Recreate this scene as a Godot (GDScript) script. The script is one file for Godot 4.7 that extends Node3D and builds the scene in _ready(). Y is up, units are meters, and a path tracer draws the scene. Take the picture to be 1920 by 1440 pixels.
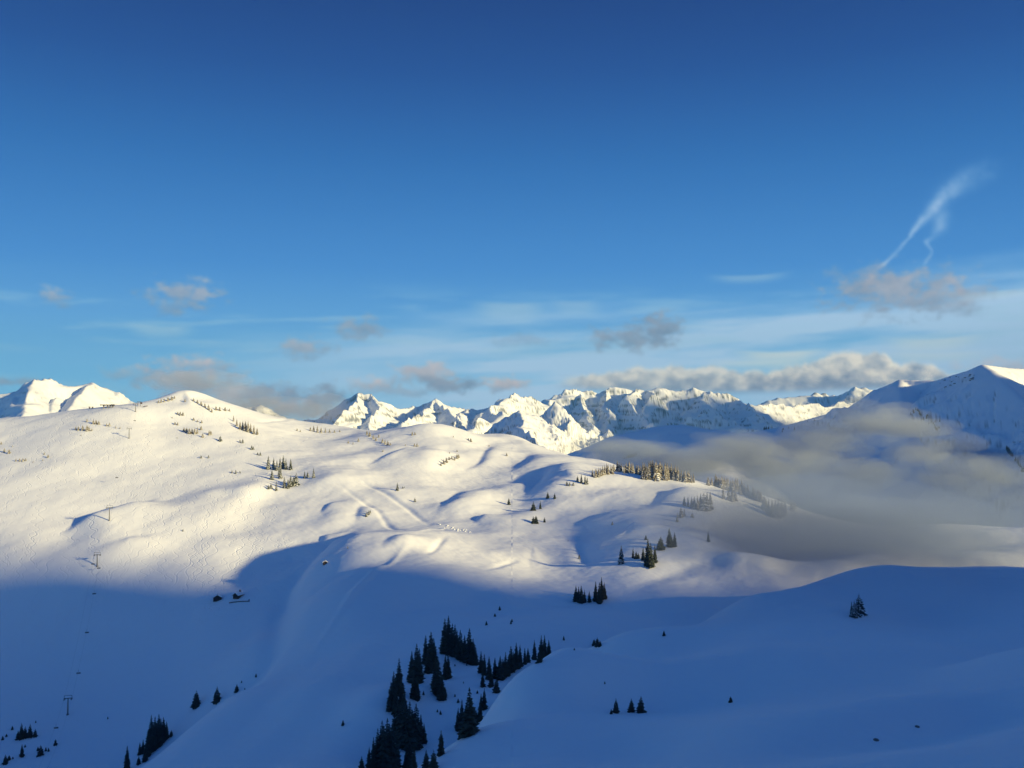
extends Node3D
# An alpine winter panorama: shaded foreground slopes, a sunlit ski hill with lift, a valley full of mist, snow peaks behind.

const F := 1782.0            # focal length in pixels of the 1920 x 1440 photograph
const PITCH := 0.0393        # the camera looks up 2.25 degrees
const SUN_AZ := 1.030        # radians clockwise from the view direction's right-hand normal, see sun_dir()
const SUN_TAN := 0.215       # tangent of the sun's height
const EXPOSURE := 1.75

var M := {}                  # materials
var fine := FastNoiseLite.new()
var wide := FastNoiseLite.new()
var ridged := FastNoiseLite.new()
var sky_noise := FastNoiseLite.new()
var rng := RandomNumberGenerator.new()
var land: Dictionary         # the near terrain as a polar grid
var used := {}
var t0 := 0

func _ready():
	t0 = Time.get_ticks_msec()
	setup_noise()
	# ---------------------------------------------------------------- camera, sky, sun, exposure
	var cam := Camera3D.new()
	cam.name = "camera"
	cam.fov = rad_to_deg(2.0 * atan(720.0 / F))
	cam.near = 0.5
	cam.far = 60000.0
	add_child(cam)
	cam.rotation.x = PITCH
	cam.current = true
	var env := Environment.new()
	env.background_mode = Environment.BG_SKY
	var sm := PanoramaSkyMaterial.new()
	sm.panorama = sky_panorama()
	var sky := Sky.new()
	sky.sky_material = sm
	env.sky = sky
	env.background_energy_multiplier = 1.12 / EXPOSURE
	env.tonemap_mode = Environment.TONE_MAPPER_LINEAR
	env.tonemap_exposure = EXPOSURE
	env.sdfgi_enabled = true
	env.ssao_enabled = true
	env.ssil_enabled = true
	env.volumetric_fog_enabled = true
	env.volumetric_fog_density = 0.0
	env.fog_enabled = true
	env.fog_density = 0.000034
	env.fog_light_color = Color(0.5, 0.78, 1.0)
	var we := WorldEnvironment.new()
	we.name = "world_environment"
	we.environment = env
	add_child(we)
	var sun := DirectionalLight3D.new()
	sun.name = "sun"
	sun.light_color = Color(1.0, 0.914, 0.665)
	sun.light_energy = 1.6
	sun.light_angular_distance = 2.4
	sun.shadow_enabled = true
	add_child(sun)
	sun.look_at_from_position(Vector3.ZERO, -sun_dir())
	tick("sky")
	# ---------------------------------------------------------------- large structure
	materials()
	near_terrain()
	tick("terrain")
	mountains()
	tick("mountains")
	mist()
	# ---------------------------------------------------------------- things
	trees()
	tick("trees")
	ski_lift()
	buildings()
	tick("all")

func tick(what):
	print(what, " ", Time.get_ticks_msec() - t0)

func setup_noise():
	rng.seed = 7
	fine.seed = 3; fine.noise_type = FastNoiseLite.TYPE_SIMPLEX_SMOOTH; fine.frequency = 1.0
	fine.fractal_type = FastNoiseLite.FRACTAL_FBM; fine.fractal_octaves = 4
	wide.seed = 11; wide.noise_type = FastNoiseLite.TYPE_SIMPLEX_SMOOTH; wide.frequency = 1.0
	wide.fractal_type = FastNoiseLite.FRACTAL_FBM; wide.fractal_octaves = 2
	ridged.seed = 5; ridged.noise_type = FastNoiseLite.TYPE_SIMPLEX_SMOOTH; ridged.frequency = 1.0
	ridged.fractal_type = FastNoiseLite.FRACTAL_RIDGED; ridged.fractal_octaves = 6
	sky_noise.seed = 21; sky_noise.noise_type = FastNoiseLite.TYPE_SIMPLEX_SMOOTH; sky_noise.frequency = 1.0
	sky_noise.fractal_type = FastNoiseLite.FRACTAL_FBM; sky_noise.fractal_octaves = 5; sky_noise.fractal_gain = 0.55

func sun_dir() -> Vector3:   # towards the sun: from the right and a little behind the camera
	return Vector3(sin(SUN_AZ), SUN_TAN, cos(SUN_AZ)).normalized()

# ------------------------------------------------------------------ helpers: directions and points
func ray(px: float, py: float) -> Vector3:
	var u := (px - 960.0) / F
	var v := -(py - 720.0) / F
	return Vector3(u, v * cos(PITCH) + sin(PITCH), v * sin(PITCH) - cos(PITCH))

func at(px: float, py: float, d: float) -> Vector3:
	var r := ray(px, py)
	return r * (d / -r.z)

func smooth(a: float, b: float, x: float) -> float:
	var t := clampf((x - a) / (b - a), 0.0, 1.0)
	return t * t * (3.0 - 2.0 * t)

func numbered(called: String) -> String:
	var n: int = used.get(called, 0)
	used[called] = n + 1
	return called if n == 0 else "%s_%03d" % [called, n]

func tag(o: Node, label: String, category: String, group := "", kind := ""):
	if label: o.set_meta("label", label)
	if category: o.set_meta("category", category)
	if group: o.set_meta("group", group)
	if kind: o.set_meta("kind", kind)

func part(called: String, mesh: Mesh, mat: Material, parent: Node) -> MeshInstance3D:
	var o := MeshInstance3D.new()
	o.name = called if parent != self else numbered(called)
	o.mesh = mesh
	if mat: o.material_override = mat
	parent.add_child(o, true)
	return o

func base(called: String, where: Vector3, turn := 0.0) -> Node3D:
	var o := Node3D.new()
	o.name = numbered(called)
	o.position = where
	o.rotation.y = turn
	add_child(o)
	return o

func st_new() -> SurfaceTool:
	var st := SurfaceTool.new()
	st.begin(Mesh.PRIMITIVE_TRIANGLES)
	st.set_smooth_group(-1)
	return st

func tri(st: SurfaceTool, a: Vector3, b: Vector3, c: Vector3):
	st.add_vertex(a); st.add_vertex(b); st.add_vertex(c)

func quad(st: SurfaceTool, a: Vector3, b: Vector3, c: Vector3, d: Vector3):
	tri(st, a, b, c); tri(st, a, c, d)

func box(st: SurfaceTool, c: Vector3, s: Vector3, basis := Basis.IDENTITY):
	var h := s * 0.5
	var p := []
	for i in 8:
		p.append(c + basis * Vector3(h.x if i & 1 else -h.x, h.y if i & 2 else -h.y, h.z if i & 4 else -h.z))
	quad(st, p[4], p[6], p[7], p[5]); quad(st, p[1], p[3], p[2], p[0])
	quad(st, p[0], p[2], p[6], p[4]); quad(st, p[5], p[7], p[3], p[1])
	quad(st, p[2], p[3], p[7], p[6]); quad(st, p[0], p[4], p[5], p[1])

func tube(st: SurfaceTool, a: Vector3, b: Vector3, ra: float, rb: float, n := 8):
	var d := (b - a).normalized()
	var s := d.cross(Vector3.RIGHT if absf(d.x) < 0.8 else Vector3.UP).normalized()
	var t := d.cross(s)
	for i in n:
		var x := TAU * i / n
		var y := TAU * (i + 1) / n
		var u := s * cos(x) + t * sin(x)
		var v := s * cos(y) + t * sin(y)
		quad(st, a + u * ra, a + v * ra, b + v * rb, b + u * rb)
		tri(st, b, b + u * rb, b + v * rb)
		tri(st, a, a + v * ra, a + u * ra)

func done(st: SurfaceTool) -> ArrayMesh:
	st.generate_normals()
	return st.commit()

# ------------------------------------------------------------------ the sky: air and clouds only
func sky_base(el: float, toward_sun: float) -> Color:
	var stops := [[-90.0, 118, 170, 202], [0.0, 128, 192, 226], [2.5, 114, 182, 226], [6.0, 92, 158, 219], [9.2, 64, 132, 204], [15.6, 36, 98, 170], [20.5, 23, 69, 141], [25.0, 16, 51, 120], [45.0, 33, 74, 140], [90.0, 35, 73, 134]]
	var c := Color.BLACK
	for i in stops.size() - 1:
		if el <= stops[i + 1][0]:
			var t: float = (el - stops[i][0]) / (stops[i + 1][0] - stops[i][0])
			c = Color8(stops[i][1], stops[i][2], stops[i][3]).lerp(Color8(stops[i + 1][1], stops[i + 1][2], stops[i + 1][3]), t)
			break
	var glow := exp(-pow(toward_sun / 0.4, 2.0))
	return c.lerp(Color(0.93, 0.9, 0.82), 0.85 * glow)

# puffs: px, py, half width, half height in photograph pixels, opacity, warmth (lit share), seed
var LENSES := [[1462.0, 668.0, 95.0, 11.0, 0.75], [1430.0, 683.0, 120.0, 9.0, 0.5], [1745.0, 645.0, 90.0, 12.0, 0.5], [1760.0, 668.0, 110.0, 8.0, 0.35], [300.0, 620.0, 70.0, 11.0, 0.35], [960.0, 582.0, 90.0, 20.0, 0.3], [1080.0, 575.0, 60.0, 15.0, 0.22], [1850.0, 552.0, 90.0, 6.0, 0.4], [1400.0, 522.0, 90.0, 7.0, 0.3]]
var STRANDS := [[[1636.0, 512.0], [1690.0, 466.0], [1712.0, 432.0], [1745.0, 398.0], [1772.0, 365.0], [1800.0, 342.0], [1850.0, 318.0]], [[1728.0, 500.0], [1748.0, 470.0], [1738.0, 452.0], [1762.0, 425.0], [1768.0, 402.0], [1755.0, 392.0]]]
var BANK := [[1030.0, 716.0, 726.0], [1125.0, 702.0, 730.0], [1185.0, 690.0, 734.0], [1285.0, 688.0, 736.0], [1435.0, 697.0, 735.0], [1512.0, 682.0, 734.0], [1587.0, 659.0, 732.0], [1656.0, 667.0, 730.0], [1690.0, 682.0, 727.0], [1745.0, 680.0, 722.0], [1790.0, 706.0, 716.0]]
var PUFFS := [
	[103.0, 555.0, 34.0, 17.0, 0.75, 0.55, 1.0], [352.0, 552.0, 70.0, 30.0, 0.8, 0.5, 2.0], [318.0, 578.0, 34.0, 16.0, 0.5, 0.4, 2.5],
	[572.0, 653.0, 52.0, 24.0, 0.85, 0.4, 3.0], [675.0, 615.0, 58.0, 24.0, 0.8, 0.3, 4.0],
	[1190.0, 636.0, 100.0, 27.0, 0.95, 0.1, 5.0], [1236.0, 612.0, 46.0, 28.0, 0.95, 0.16, 5.5], [975.0, 636.0, 70.0, 14.0, 0.35, 0.1, 6.0],
	[1690.0, 545.0, 130.0, 48.0, 0.88, 0.42, 7.0], [1620.0, 525.0, 60.0, 30.0, 0.6, 0.35, 7.3], [1790.0, 560.0, 70.0, 30.0, 0.5, 0.35, 7.6],
	[350.0, 712.0, 105.0, 44.0, 0.9, 0.5, 8.0], [385.0, 682.0, 60.0, 14.0, 0.8, 0.7, 8.3], [240.0, 700.0, 50.0, 16.0, 0.5, 0.6, 8.6], [440.0, 745.0, 60.0, 34.0, 0.85, 0.55, 8.8],
	[505.0, 742.0, 60.0, 28.0, 0.95, 0.2, 9.0], [610.0, 745.0, 54.0, 34.0, 0.95, 0.15, 9.5], [545.0, 765.0, 80.0, 20.0, 0.85, 0.35, 9.8],
	[697.0, 722.0, 46.0, 18.0, 0.9, 0.65, 10.0], [795.0, 702.0, 74.0, 24.0, 0.95, 0.62, 10.3], [845.0, 722.0, 90.0, 17.0, 0.95, 0.2, 10.6], [950.0, 720.0, 48.0, 19.0, 0.95, 0.68, 10.9], [760.0, 735.0, 60.0, 12.0, 0.5, 0.3, 11.1],
	[20.0, 716.0, 60.0, 9.0, 0.8, 0.25, 12.0], [1880.0, 692.0, 90.0, 20.0, 0.6, 0.7, 13.0], ]

func sky_color(az: float, el: float) -> Color:   # radians; az 0 is the view direction, positive to the right
	var dir := Vector3(sin(az) * cos(el), sin(el), -cos(az) * cos(el))
	var c := sky_base(rad_to_deg(el), acos(clampf(dir.dot(sun_dir()), -1.0, 1.0)))
	if el < -0.04:
		return c
	# the photograph's pixel that looks this way, in angle (so that it holds all round)
	var x := 960.0 + F * az
	var y := 790.0 - F * el
	var n := sky_noise.get_noise_2d(x * 0.0011, y * 0.009)
	# veil of thin cirrus, rising to the right
	var band := y - (610.0 - (x - 960.0) * 0.062)
	var veil := smooth(-45.0, 40.0, band + 50.0 * n) * (1.0 - 0.5 * smooth(110.0, 240.0, band)) * smooth(0.0, 1150.0, x)
	veil *= 1.0 - smooth(0.6, 1.6, absf(az))
	var streak := sky_noise.get_noise_2d(x * 0.0016 + 40.0, (y + x * 0.06) * 0.016 + 9.0)
	veil *= clampf(0.62 + 1.15 * streak, 0.0, 1.0)
	veil = clampf(veil + (0.42 + 0.3 * streak) * smooth(-25.0, 70.0, band + 25.0 * n) * smooth(150.0, 1200.0, x) * (1.0 - smooth(0.6, 1.6, absf(az))), 0.0, 1.0)
	c = c.lerp(Color8(186, 210, 235), 0.9 * veil)
	var thin := smooth(0.05, 0.5, sky_noise.get_noise_2d(x * 0.0022 + 90.0, (y + x * 0.03) * 0.02)) * smooth(520.0, 600.0, y) * (1.0 - smooth(700.0, 760.0, y))
	c = c.lerp(Color8(165, 200, 222), 0.42 * thin)
	if absf(az) > 0.62 or el > 0.5:
		return c
	# lens clouds
	for l in LENSES:
		var p := Vector2(l[0], l[1])
		var dx: float = (x - p.x) / l[2]
		var dy: float = (y - p.y + 8.0 * dx * dx) / l[3]
		if absf(dx) < 1.5 and absf(dy) < 3.0:
			var a: float = l[4] * (1.0 - smooth(0.25, 1.0, absf(dx + 0.15 * n))) * (smooth(-1.0, -0.4, dy) * (1.0 - smooth(-0.2, 2.0, dy)))
			c = c.lerp(Color8(222, 226, 216), a)
	# contrail, twisted by the wind, and the second strand beside it
	for strand in STRANDS if x > 1560.0 and y > 250.0 and y < 560.0 else []:
		var last: bool = strand.size() == 6
		var best := 1e9
		var along := 0.0
		for i in strand.size() - 1:
			var a := Vector2(strand[i][0], strand[i][1])
			var b := Vector2(strand[i + 1][0], strand[i + 1][1])
			var q := Vector2(x + 5.0 * sky_noise.get_noise_2d(y * 0.03, 3.0), y + 4.0 * sky_noise.get_noise_2d(x * 0.03, 8.0))
			var t := clampf((q - a).dot(b - a) / (b - a).length_squared(), 0.0, 1.0)
			var dd := q.distance_to(a.lerp(b, t))
			if dd < best:
				best = dd
				along = (i + t) / (strand.size() - 1)
		var w := (3.0 + 13.0 * smooth(0.25, 0.75, along)) * (0.75 if last else 1.0)
		if best < w * 2.5:
			var a := exp(-pow(best / w, 2.0)) * (0.5 if last else 0.62) * (1.0 - 0.55 * smooth(0.55, 1.0, along)) * smooth(0.0, 0.06, along)
			a *= clampf(0.75 + 0.9 * sky_noise.get_noise_2d(x * 0.02 + 5.0, y * 0.02), 0.15, 1.0)
			c = c.lerp(Color8(190, 208, 232), a)
	# the long bank over the great wall: flat base, billowing top
	if x > 1000.0 and x < 1800.0 and y > 630.0 and y < 760.0:
		var k := 0
		while k < BANK.size() - 2 and x > BANK[k + 1][0]: k += 1
		var t := clampf((x - BANK[k][0]) / (BANK[k + 1][0] - BANK[k][0]), 0.0, 1.0)
		var top := lerpf(BANK[k][1], BANK[k + 1][1], t * t * (3.0 - 2.0 * t))
		var foot := lerpf(BANK[k][2], BANK[k + 1][2], t)
		top += 9.0 * sky_noise.get_noise_2d(x * 0.022, 4.0) - 5.0 * absf(sky_noise.get_noise_2d(x * 0.05, y * 0.03))
		var a := smooth(-5.0, 7.0, y - top) * (1.0 - smooth(-6.0, 9.0, y - foot + 5.0 * n)) * smooth(1020.0, 1110.0, x) * (1.0 - smooth(1715.0, 1785.0, x))
		var deep := (y - top) / maxf(6.0, foot - top)
		var lit := clampf(1.05 - 1.0 * deep + 0.9 * sky_noise.get_noise_2d(x * 0.02 + 70.0, y * 0.032), 0.0, 1.0) * lerpf(0.85, 1.1, smooth(1500.0, 1620.0, x))
		c = c.lerp(Color8(138, 146, 166).lerp(Color8(255, 240, 216), lit), 0.96 * a)
	# low puffs of cloud
	if y < 480.0:
		return c
	var edge := sky_noise.get_noise_2d(x * 0.012, y * 0.018)
	var small := sky_noise.get_noise_2d(x * 0.05 + 60.0, y * 0.07)
	for f in PUFFS:
		var fade := 0.9 if f[6] < 8.0 else 0.92
		var p := Vector2(f[0], f[1])
		var dx: float = (x - p.x) / f[2]
		var dy: float = (y - p.y) / f[3]
		if absf(dx) > 1.7 or absf(dy) > 1.9:
			continue
		var e := sky_noise.get_noise_2d(x * 0.019 + f[6] * 7.0, y * 0.03 + f[6] * 3.0)
		var body := 1.0 - sqrt(dx * dx + dy * dy) + 0.75 * e + 0.3 * small
		var a: float = fade * f[4] * smooth(-0.12, 0.85, body)
		if a <= 0.001:
			continue
		var lit: float = clampf(f[5] + 0.35 * (-dy) * f[5] * 2.0 + 0.3 * edge + 0.12 * small, 0.0, 1.0)
		c = c.lerp(Color8(120, 133, 158).lerp(Color8(226, 198, 188) if f[6] < 13.8 else Color8(255, 242, 220), lit), a)
	return c

func px_of(px: float, py: float) -> Vector2:   # the same angle-true pixels for a place in the photograph
	var r := ray(px, py).normalized()
	return Vector2(960.0 + F * atan2(r.x, -r.z), 790.0 - F * asin(r.y))

func sky_panorama() -> ImageTexture:
	var w := 4096
	var h := 2048
	for list in [BANK, PUFFS, LENSES, STRANDS[0], STRANDS[1]]:
		for q in list:
			var p := px_of(q[0], q[1])
			q[0] = p.x; q[1] = p.y
	var low := Image.create(512, 256, false, Image.FORMAT_RGB8)
	for j in 256:
		var el := PI / 2 - (j + 0.5) / 256.0 * PI
		for i in 512:
			low.set_pixel(i, j, sky_color(wrapf((i + 0.5) / 512.0 * TAU, -PI, PI), el))
	low.resize(w, h, Image.INTERPOLATE_CUBIC)
	var i0 := int(0.62 / TAU * w)
	for j in range(int((0.5 - 27.5 / 180.0) * h), int((0.5 + 1.5 / 180.0) * h)):
		var el := PI / 2 - (j + 0.5) / h * PI
		for i in range(-i0, i0):
			low.set_pixel(posmod(i, w), j, sky_color((i + 0.5) / w * TAU, el))
	return ImageTexture.create_from_image(low)

# ------------------------------------------------------------------ materials
func plain_mat(albedo: Color, rough: float) -> StandardMaterial3D:
	var m := StandardMaterial3D.new()
	m.albedo_color = albedo.linear_to_srgb()
	m.roughness = rough
	return m

func materials():
	var snow := Color(0.91, 0.925, 0.94)
	M.powder = plain_mat(snow, 0.9)
	M.tracked = plain_mat(snow, 0.9)
	for k in 2:
		var m: StandardMaterial3D = [M.powder, M.tracked][k]
		m.metallic_specular = 0.2
		m.heightmap_enabled = true
		m.heightmap_scale = [120.0, 62.0][k]
		m.heightmap_texture = powder_relief() if k == 0 else track_relief()
	M.far_snow = plain_mat(Color.WHITE, 0.9)
	M.far_snow.vertex_color_use_as_albedo = true
	M.far_snow.metallic_specular = 0.2
	M.needles = plain_mat(Color(0.038, 0.052, 0.038), 0.85)
	M.needles.backlight_enabled = true
	M.needles.backlight = Color(0.05, 0.06, 0.03)
	M.frosted = plain_mat(Color(0.3, 0.255, 0.18), 0.9)
	M.bark = plain_mat(Color(0.06, 0.045, 0.035), 0.9)
	M.snow_load = plain_mat(Color(0.82, 0.84, 0.86), 0.9)
	M.steel = plain_mat(Color(0.2, 0.2, 0.2), 0.5); M.steel.metallic = 0.6
	M.rubber = plain_mat(Color(0.03, 0.03, 0.03), 0.7)
	M.wood = plain_mat(Color(0.07, 0.045, 0.03), 0.85)
	M.dark_wood = plain_mat(Color(0.04, 0.03, 0.025), 0.85)
	M.glass = plain_mat(Color(0.02, 0.025, 0.03), 0.15)
	M.stone = plain_mat(Color(0.18, 0.17, 0.16), 0.9)
	M.plaster = plain_mat(Color(0.5, 0.48, 0.44), 0.9)

func powder_relief() -> ImageTexture:   # wind-packed snow: soft ripples and drifts; the edges are faded into each other so that it tiles
	var n := 512
	var b := PackedByteArray()
	b.resize(n * n)
	for j in n:
		for i in n:
			var u := float(i) / n
			var v := float(j) / n
			var h := 0.0
			for q in [[i, j, u * v], [i - n, j, (1.0 - u) * v], [i, j - n, u * (1.0 - v)], [i - n, j - n, (1.0 - u) * (1.0 - v)]]:
				h += (fine.get_noise_2d(q[0] * 0.011 + 300.0, q[1] * 0.02 + 70.0) + 0.45 * fine.get_noise_2d((q[0] + q[1]) * 0.05, (q[0] - q[1]) * 0.016)) * q[2]
			b[j * n + i] = int(clampf(128.0 + 110.0 * h, 0.0, 255.0))
	return ImageTexture.create_from_image(Image.create_from_data(n, n, false, Image.FORMAT_L8, b))

func track_relief() -> ImageTexture:   # hundreds of winding ski turns running down the slope
	var n := 2048
	var v := PackedFloat32Array()
	v.resize(n * n)
	v.fill(0.55)
	var r := RandomNumberGenerator.new()
	r.seed = 99
	for k in 150:
		var x := r.randf() * n
		var y := r.randf() * n
		var heading := r.randf_range(-0.55, 0.55)
		var swing := r.randf_range(12.0, 34.0)
		var wave := r.randf_range(90.0, 200.0)
		var phase := r.randf() * TAU
		var length := r.randi_range(400, 1700)
		var deep := r.randf_range(0.1, 0.5)
		for s in length:
			var a := phase + s / wave * TAU
			var qx := x + s * sin(heading) + swing * sin(a) + 6.0 * sin(a * 0.31)
			var qy := y + s * cos(heading)
			var row := posmod(int(qy), n) * n
			var broad := 5.0 + 2.0 * absf(cos(a))
			for ox in range(-7, 13):
				var at_ := row + posmod(int(qx) + ox, n)
				var g := exp(-(ox * ox) / (broad * broad * 0.5))
				var spill := exp(-(ox - 8.0) * (ox - 8.0) / 14.0) * 0.45
				v[at_] += deep * (0.5 * (spill - g))
	var b := PackedByteArray()
	b.resize(n * n)
	for k in n * n:
		b[k] = int(clampf(v[k], 0.0, 1.0) * 255.0)
	return ImageTexture.create_from_image(Image.create_from_data(n, n, false, Image.FORMAT_L8, b))

# ------------------------------------------------------------------ polar grids of ground
func spaced(pieces: Array) -> PackedFloat32Array:   # pieces: [from, to, steps]
	var out := PackedFloat32Array()
	for p in pieces:
		for i in int(p[2]):
			out.append(lerpf(p[0], p[1], float(i) / p[2]))
	out.append(pieces[-1][1])
	return out

func find(a: PackedFloat32Array, x: float) -> float:
	var i := clampi(a.bsearch(x) - 1, 0, a.size() - 2)
	return i + clampf((x - a[i]) / (a[i + 1] - a[i]), 0.0, 1.0)

func height(g: Dictionary, x: float, z: float) -> float:
	var fc := find(g.th, atan2(x, -z))
	var fr := find(g.lr, log(maxf(1.0, sqrt(x * x + z * z))))
	var i := mini(int(fr), g.lr.size() - 2)
	var j := mini(int(fc), g.th.size() - 2)
	var n: int = g.th.size()
	var y: PackedFloat32Array = g.y
	return lerpf(lerpf(y[i * n + j], y[i * n + j + 1], fc - j), lerpf(y[(i + 1) * n + j], y[(i + 1) * n + j + 1], fc - j), fr - i)

func inside(g: Dictionary, p: Vector3) -> bool:
	var a := atan2(p.x, -p.z)
	var r := log(maxf(1.0, sqrt(p.x * p.x + p.z * p.z)))
	return a > g.th[0] and a < g.th[-1] and r > g.lr[0] and r < g.lr[-1]

func hit(g: Dictionary, px: float, py: float, from := 120.0) -> Vector3:   # where this line of sight meets that ground
	var d := ray(px, py)
	d /= -d.z
	var s := from
	var last := from
	var p := d * s
	var closest := 1e9
	var where := p
	while s < 12000.0:
		p = d * s
		if inside(g, p):
			var gap := p.y - height(g, p.x, p.z)
			if gap < 0.0:
				for k in 12:
					var m := (last + s) * 0.5
					p = d * m
					if p.y < height(g, p.x, p.z): s = m
					else: last = m
				p = d * s
				p.y = height(g, p.x, p.z)
				return p
			if gap / s < closest:
				closest = gap / s
				where = p
		last = s
		s *= 1.006
	where.y = height(g, where.x, where.z)   # just misses the crest: stand on it
	return where

func grid_mesh(g: Dictionary, colors := PackedColorArray(), tracks := false, uv_scale := 0.0) -> ArrayMesh:
	var nc: int = g.th.size()
	var nr: int = g.lr.size()
	var y: PackedFloat32Array = g.y
	var pos := PackedVector3Array()
	pos.resize(nc * nr)
	var sn := PackedFloat32Array()
	var cs := PackedFloat32Array()
	for t in g.th:
		sn.append(sin(t)); cs.append(cos(t))
	for i in nr:
		var r := exp(g.lr[i])
		for j in nc:
			pos[i * nc + j] = Vector3(sn[j] * r, y[i * nc + j], -cs[j] * r)
	var nor := PackedVector3Array()
	nor.resize(nc * nr)
	for i in nr:
		var ia := maxi(i - 1, 0) * nc
		var ib := mini(i + 1, nr - 1) * nc
		for j in nc:
			var e := pos[i * nc + mini(j + 1, nc - 1)] - pos[i * nc + maxi(j - 1, 0)]
			nor[i * nc + j] = e.cross(pos[ib + j] - pos[ia + j]).normalized()
	var uv := PackedVector2Array()
	if uv_scale > 0.0:
		uv.resize(nc * nr)
		for k in nc * nr:
			uv[k] = Vector2(pos[k].x, -pos[k].z) * uv_scale
	var idx := [PackedInt32Array(), PackedInt32Array()]
	for i in nr - 1:
		for j in nc - 1:
			var a := i * nc + j
			var into: int = 0
			if tracks and tracked_at(pos[a]): into = 1
			idx[into].append(a); idx[into].append(a + nc); idx[into].append(a + 1)
			idx[into].append(a + 1); idx[into].append(a + nc); idx[into].append(a + nc + 1)
	var mesh := ArrayMesh.new()
	for k in 2:
		if idx[k].is_empty(): continue
		var arr := []
		arr.resize(Mesh.ARRAY_MAX)
		arr[Mesh.ARRAY_VERTEX] = pos
		arr[Mesh.ARRAY_NORMAL] = nor
		if uv_scale > 0.0: arr[Mesh.ARRAY_TEX_UV] = uv
		if colors.size(): arr[Mesh.ARRAY_COLOR] = colors
		arr[Mesh.ARRAY_INDEX] = idx[k]
		mesh.add_surface_from_arrays(Mesh.PRIMITIVE_TRIANGLES, arr)
	return mesh

# ------------------------------------------------------------------ the near terrain: surveyed points joined by a thin plate
# px, py, forward distance
var FRONT_HILL := [
	1150, 1440, 290, 1150, 1340, 390, 1150, 1260, 470, 1150, 1206, 535, 1400, 1440, 250, 1400, 1340, 340, 1400, 1230, 450, 1400, 1162, 540, 1400, 1134, 590,
	1650, 1440, 230, 1650, 1340, 310, 1650, 1220, 430, 1650, 1140, 560, 1640, 1084, 690, 1900, 1440, 215, 1900, 1340, 290, 1900, 1220, 410, 1900, 1140, 540, 1900, 1076, 720,
	900, 1440, 320, 832, 1432, 330, 880, 1370, 360, 950, 1292, 410, 1030, 1230, 460, 1250, 1191, 565, 1510, 1106, 640, 1020, 1440, 300, 1020, 1340, 380, 2150, 1440, 200, 2150, 1200, 400, 2150, 1066, 720]
var LEFT_SLOPE := [
	0, 1440, 720, 0, 1340, 800, 0, 1240, 870, 0, 1150, 920, 0, 1060, 985, 0, 975, 1095, 0, 900, 1210, 0, 830, 1360, 0, 785, 1480,
	-250, 1440, 740, -250, 1240, 880, -250, 1060, 1000, -250, 900, 1230, -250, 800, 1480, 127, 1340, 800, 182, 1062, 991, 205, 976, 1104, 242, 822, 1349, 254, 772, 1460, 203, 765, 1478, 100, 776, 1490, 120, 1180, 900,
	300, 1100, 950, 300, 1000, 1070, 300, 930, 1170, 300, 860, 1300, 300, 800, 1430, 300, 752, 1550, 345, 733, 1570, 408, 1122, 920, 400, 1000, 1060, 400, 940, 1150, 400, 880, 1260, 400, 810, 1420, 400, 748, 1600,
	470, 1210, 800, 500, 1150, 860, 480, 1060, 980, 480, 960, 1130, 500, 890, 1250, 500, 840, 1380, 500, 779, 1650, 250, 1440, 690, 250, 1340, 780, 250, 1220, 870, 400, 1290, 750, 400, 1200, 840, 330, 1350, 740]
var CENTRE_HILL := [
	270, 1440, 540, 350, 1372, 590, 430, 1312, 640, 510, 1250, 700, 450, 1440, 470, 450, 1370, 540, 550, 1440, 440, 550, 1340, 540, 550, 1260, 640, 575, 1180, 740,
	650, 1440, 425, 650, 1360, 500, 650, 1260, 600, 650, 1160, 720, 650, 1090, 830, 680, 1030, 930, 750, 1150, 730, 750, 1080, 840, 760, 1014, 985, 830, 1000, 1020, 900, 1001, 1020, 900, 1080, 850, 880, 1150, 740,
	720, 1440, 440, 720, 1330, 510, 770, 1440, 445, 770, 1310, 530, 820, 1300, 545, 850, 1240, 600, 900, 1200, 660, 820, 1380, 490, 890, 1330, 510, 900, 1262, 570, 940, 1242, 590,
	1000, 1140, 760, 1000, 1080, 850, 1000, 1030, 960, 1000, 1236, 600, 1060, 1195, 650, 1100, 1130, 760, 1100, 1060, 880, 1080, 1010, 990, 1180, 1060, 850, 1200, 1000, 950, 1230, 960, 1040,
	1130, 1160, 690, 1240, 1150, 740, 1240, 1100, 800, 1400, 1100, 800, 1400, 1060, 860, 1400, 1032, 960, 1330, 1010, 940, 1500, 1066, 870, 1390, 1000, 1000]
var RIDGES := [
	1600, 1078, 800, 1600, 1042, 900, 1600, 1006, 1010, 1620, 984, 1110, 1720, 1058, 850, 1720, 1020, 955, 1720, 986, 1090, 1880, 1052, 860, 1880, 1016, 965, 1880, 986, 1090, 2150, 1040, 870, 2150, 990, 1090,
	1480, 962, 1080, 1380, 925, 1150, 1300, 903, 1230, 1000, 975, 1080, 940, 1000, 1020, 940, 960, 1120, 1000, 920, 1200, 1100, 945, 1100, 1130, 905, 1185, 1200, 900, 1190, 1050, 890, 1260, 1060, 860, 1400, 1120, 866, 1420,
	975, 860, 1400, 900, 870, 1350, 960, 835, 1500, 880, 832, 1470, 880, 815, 1600, 975, 817, 1570, 830, 985, 1060, 830, 950, 1120, 800, 930, 1170, 760, 960, 1110, 750, 910, 1200, 700, 900, 1230,
	650, 940, 1140, 620, 1000, 1040, 560, 1080, 930, 560, 1010, 1030, 560, 940, 1140, 600, 880, 1270, 560, 850, 1360, 650, 850, 1380, 700, 860, 1340, 740, 832, 1430, 650, 822, 1520, 600, 812, 1580, 530, 784, 1700, 600, 797, 1720, 680, 803, 1690,
	800, 880, 1290, 820, 842, 1400, 807, 790, 1540, 740, 806, 1590, 850, 900, 1270]
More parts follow.
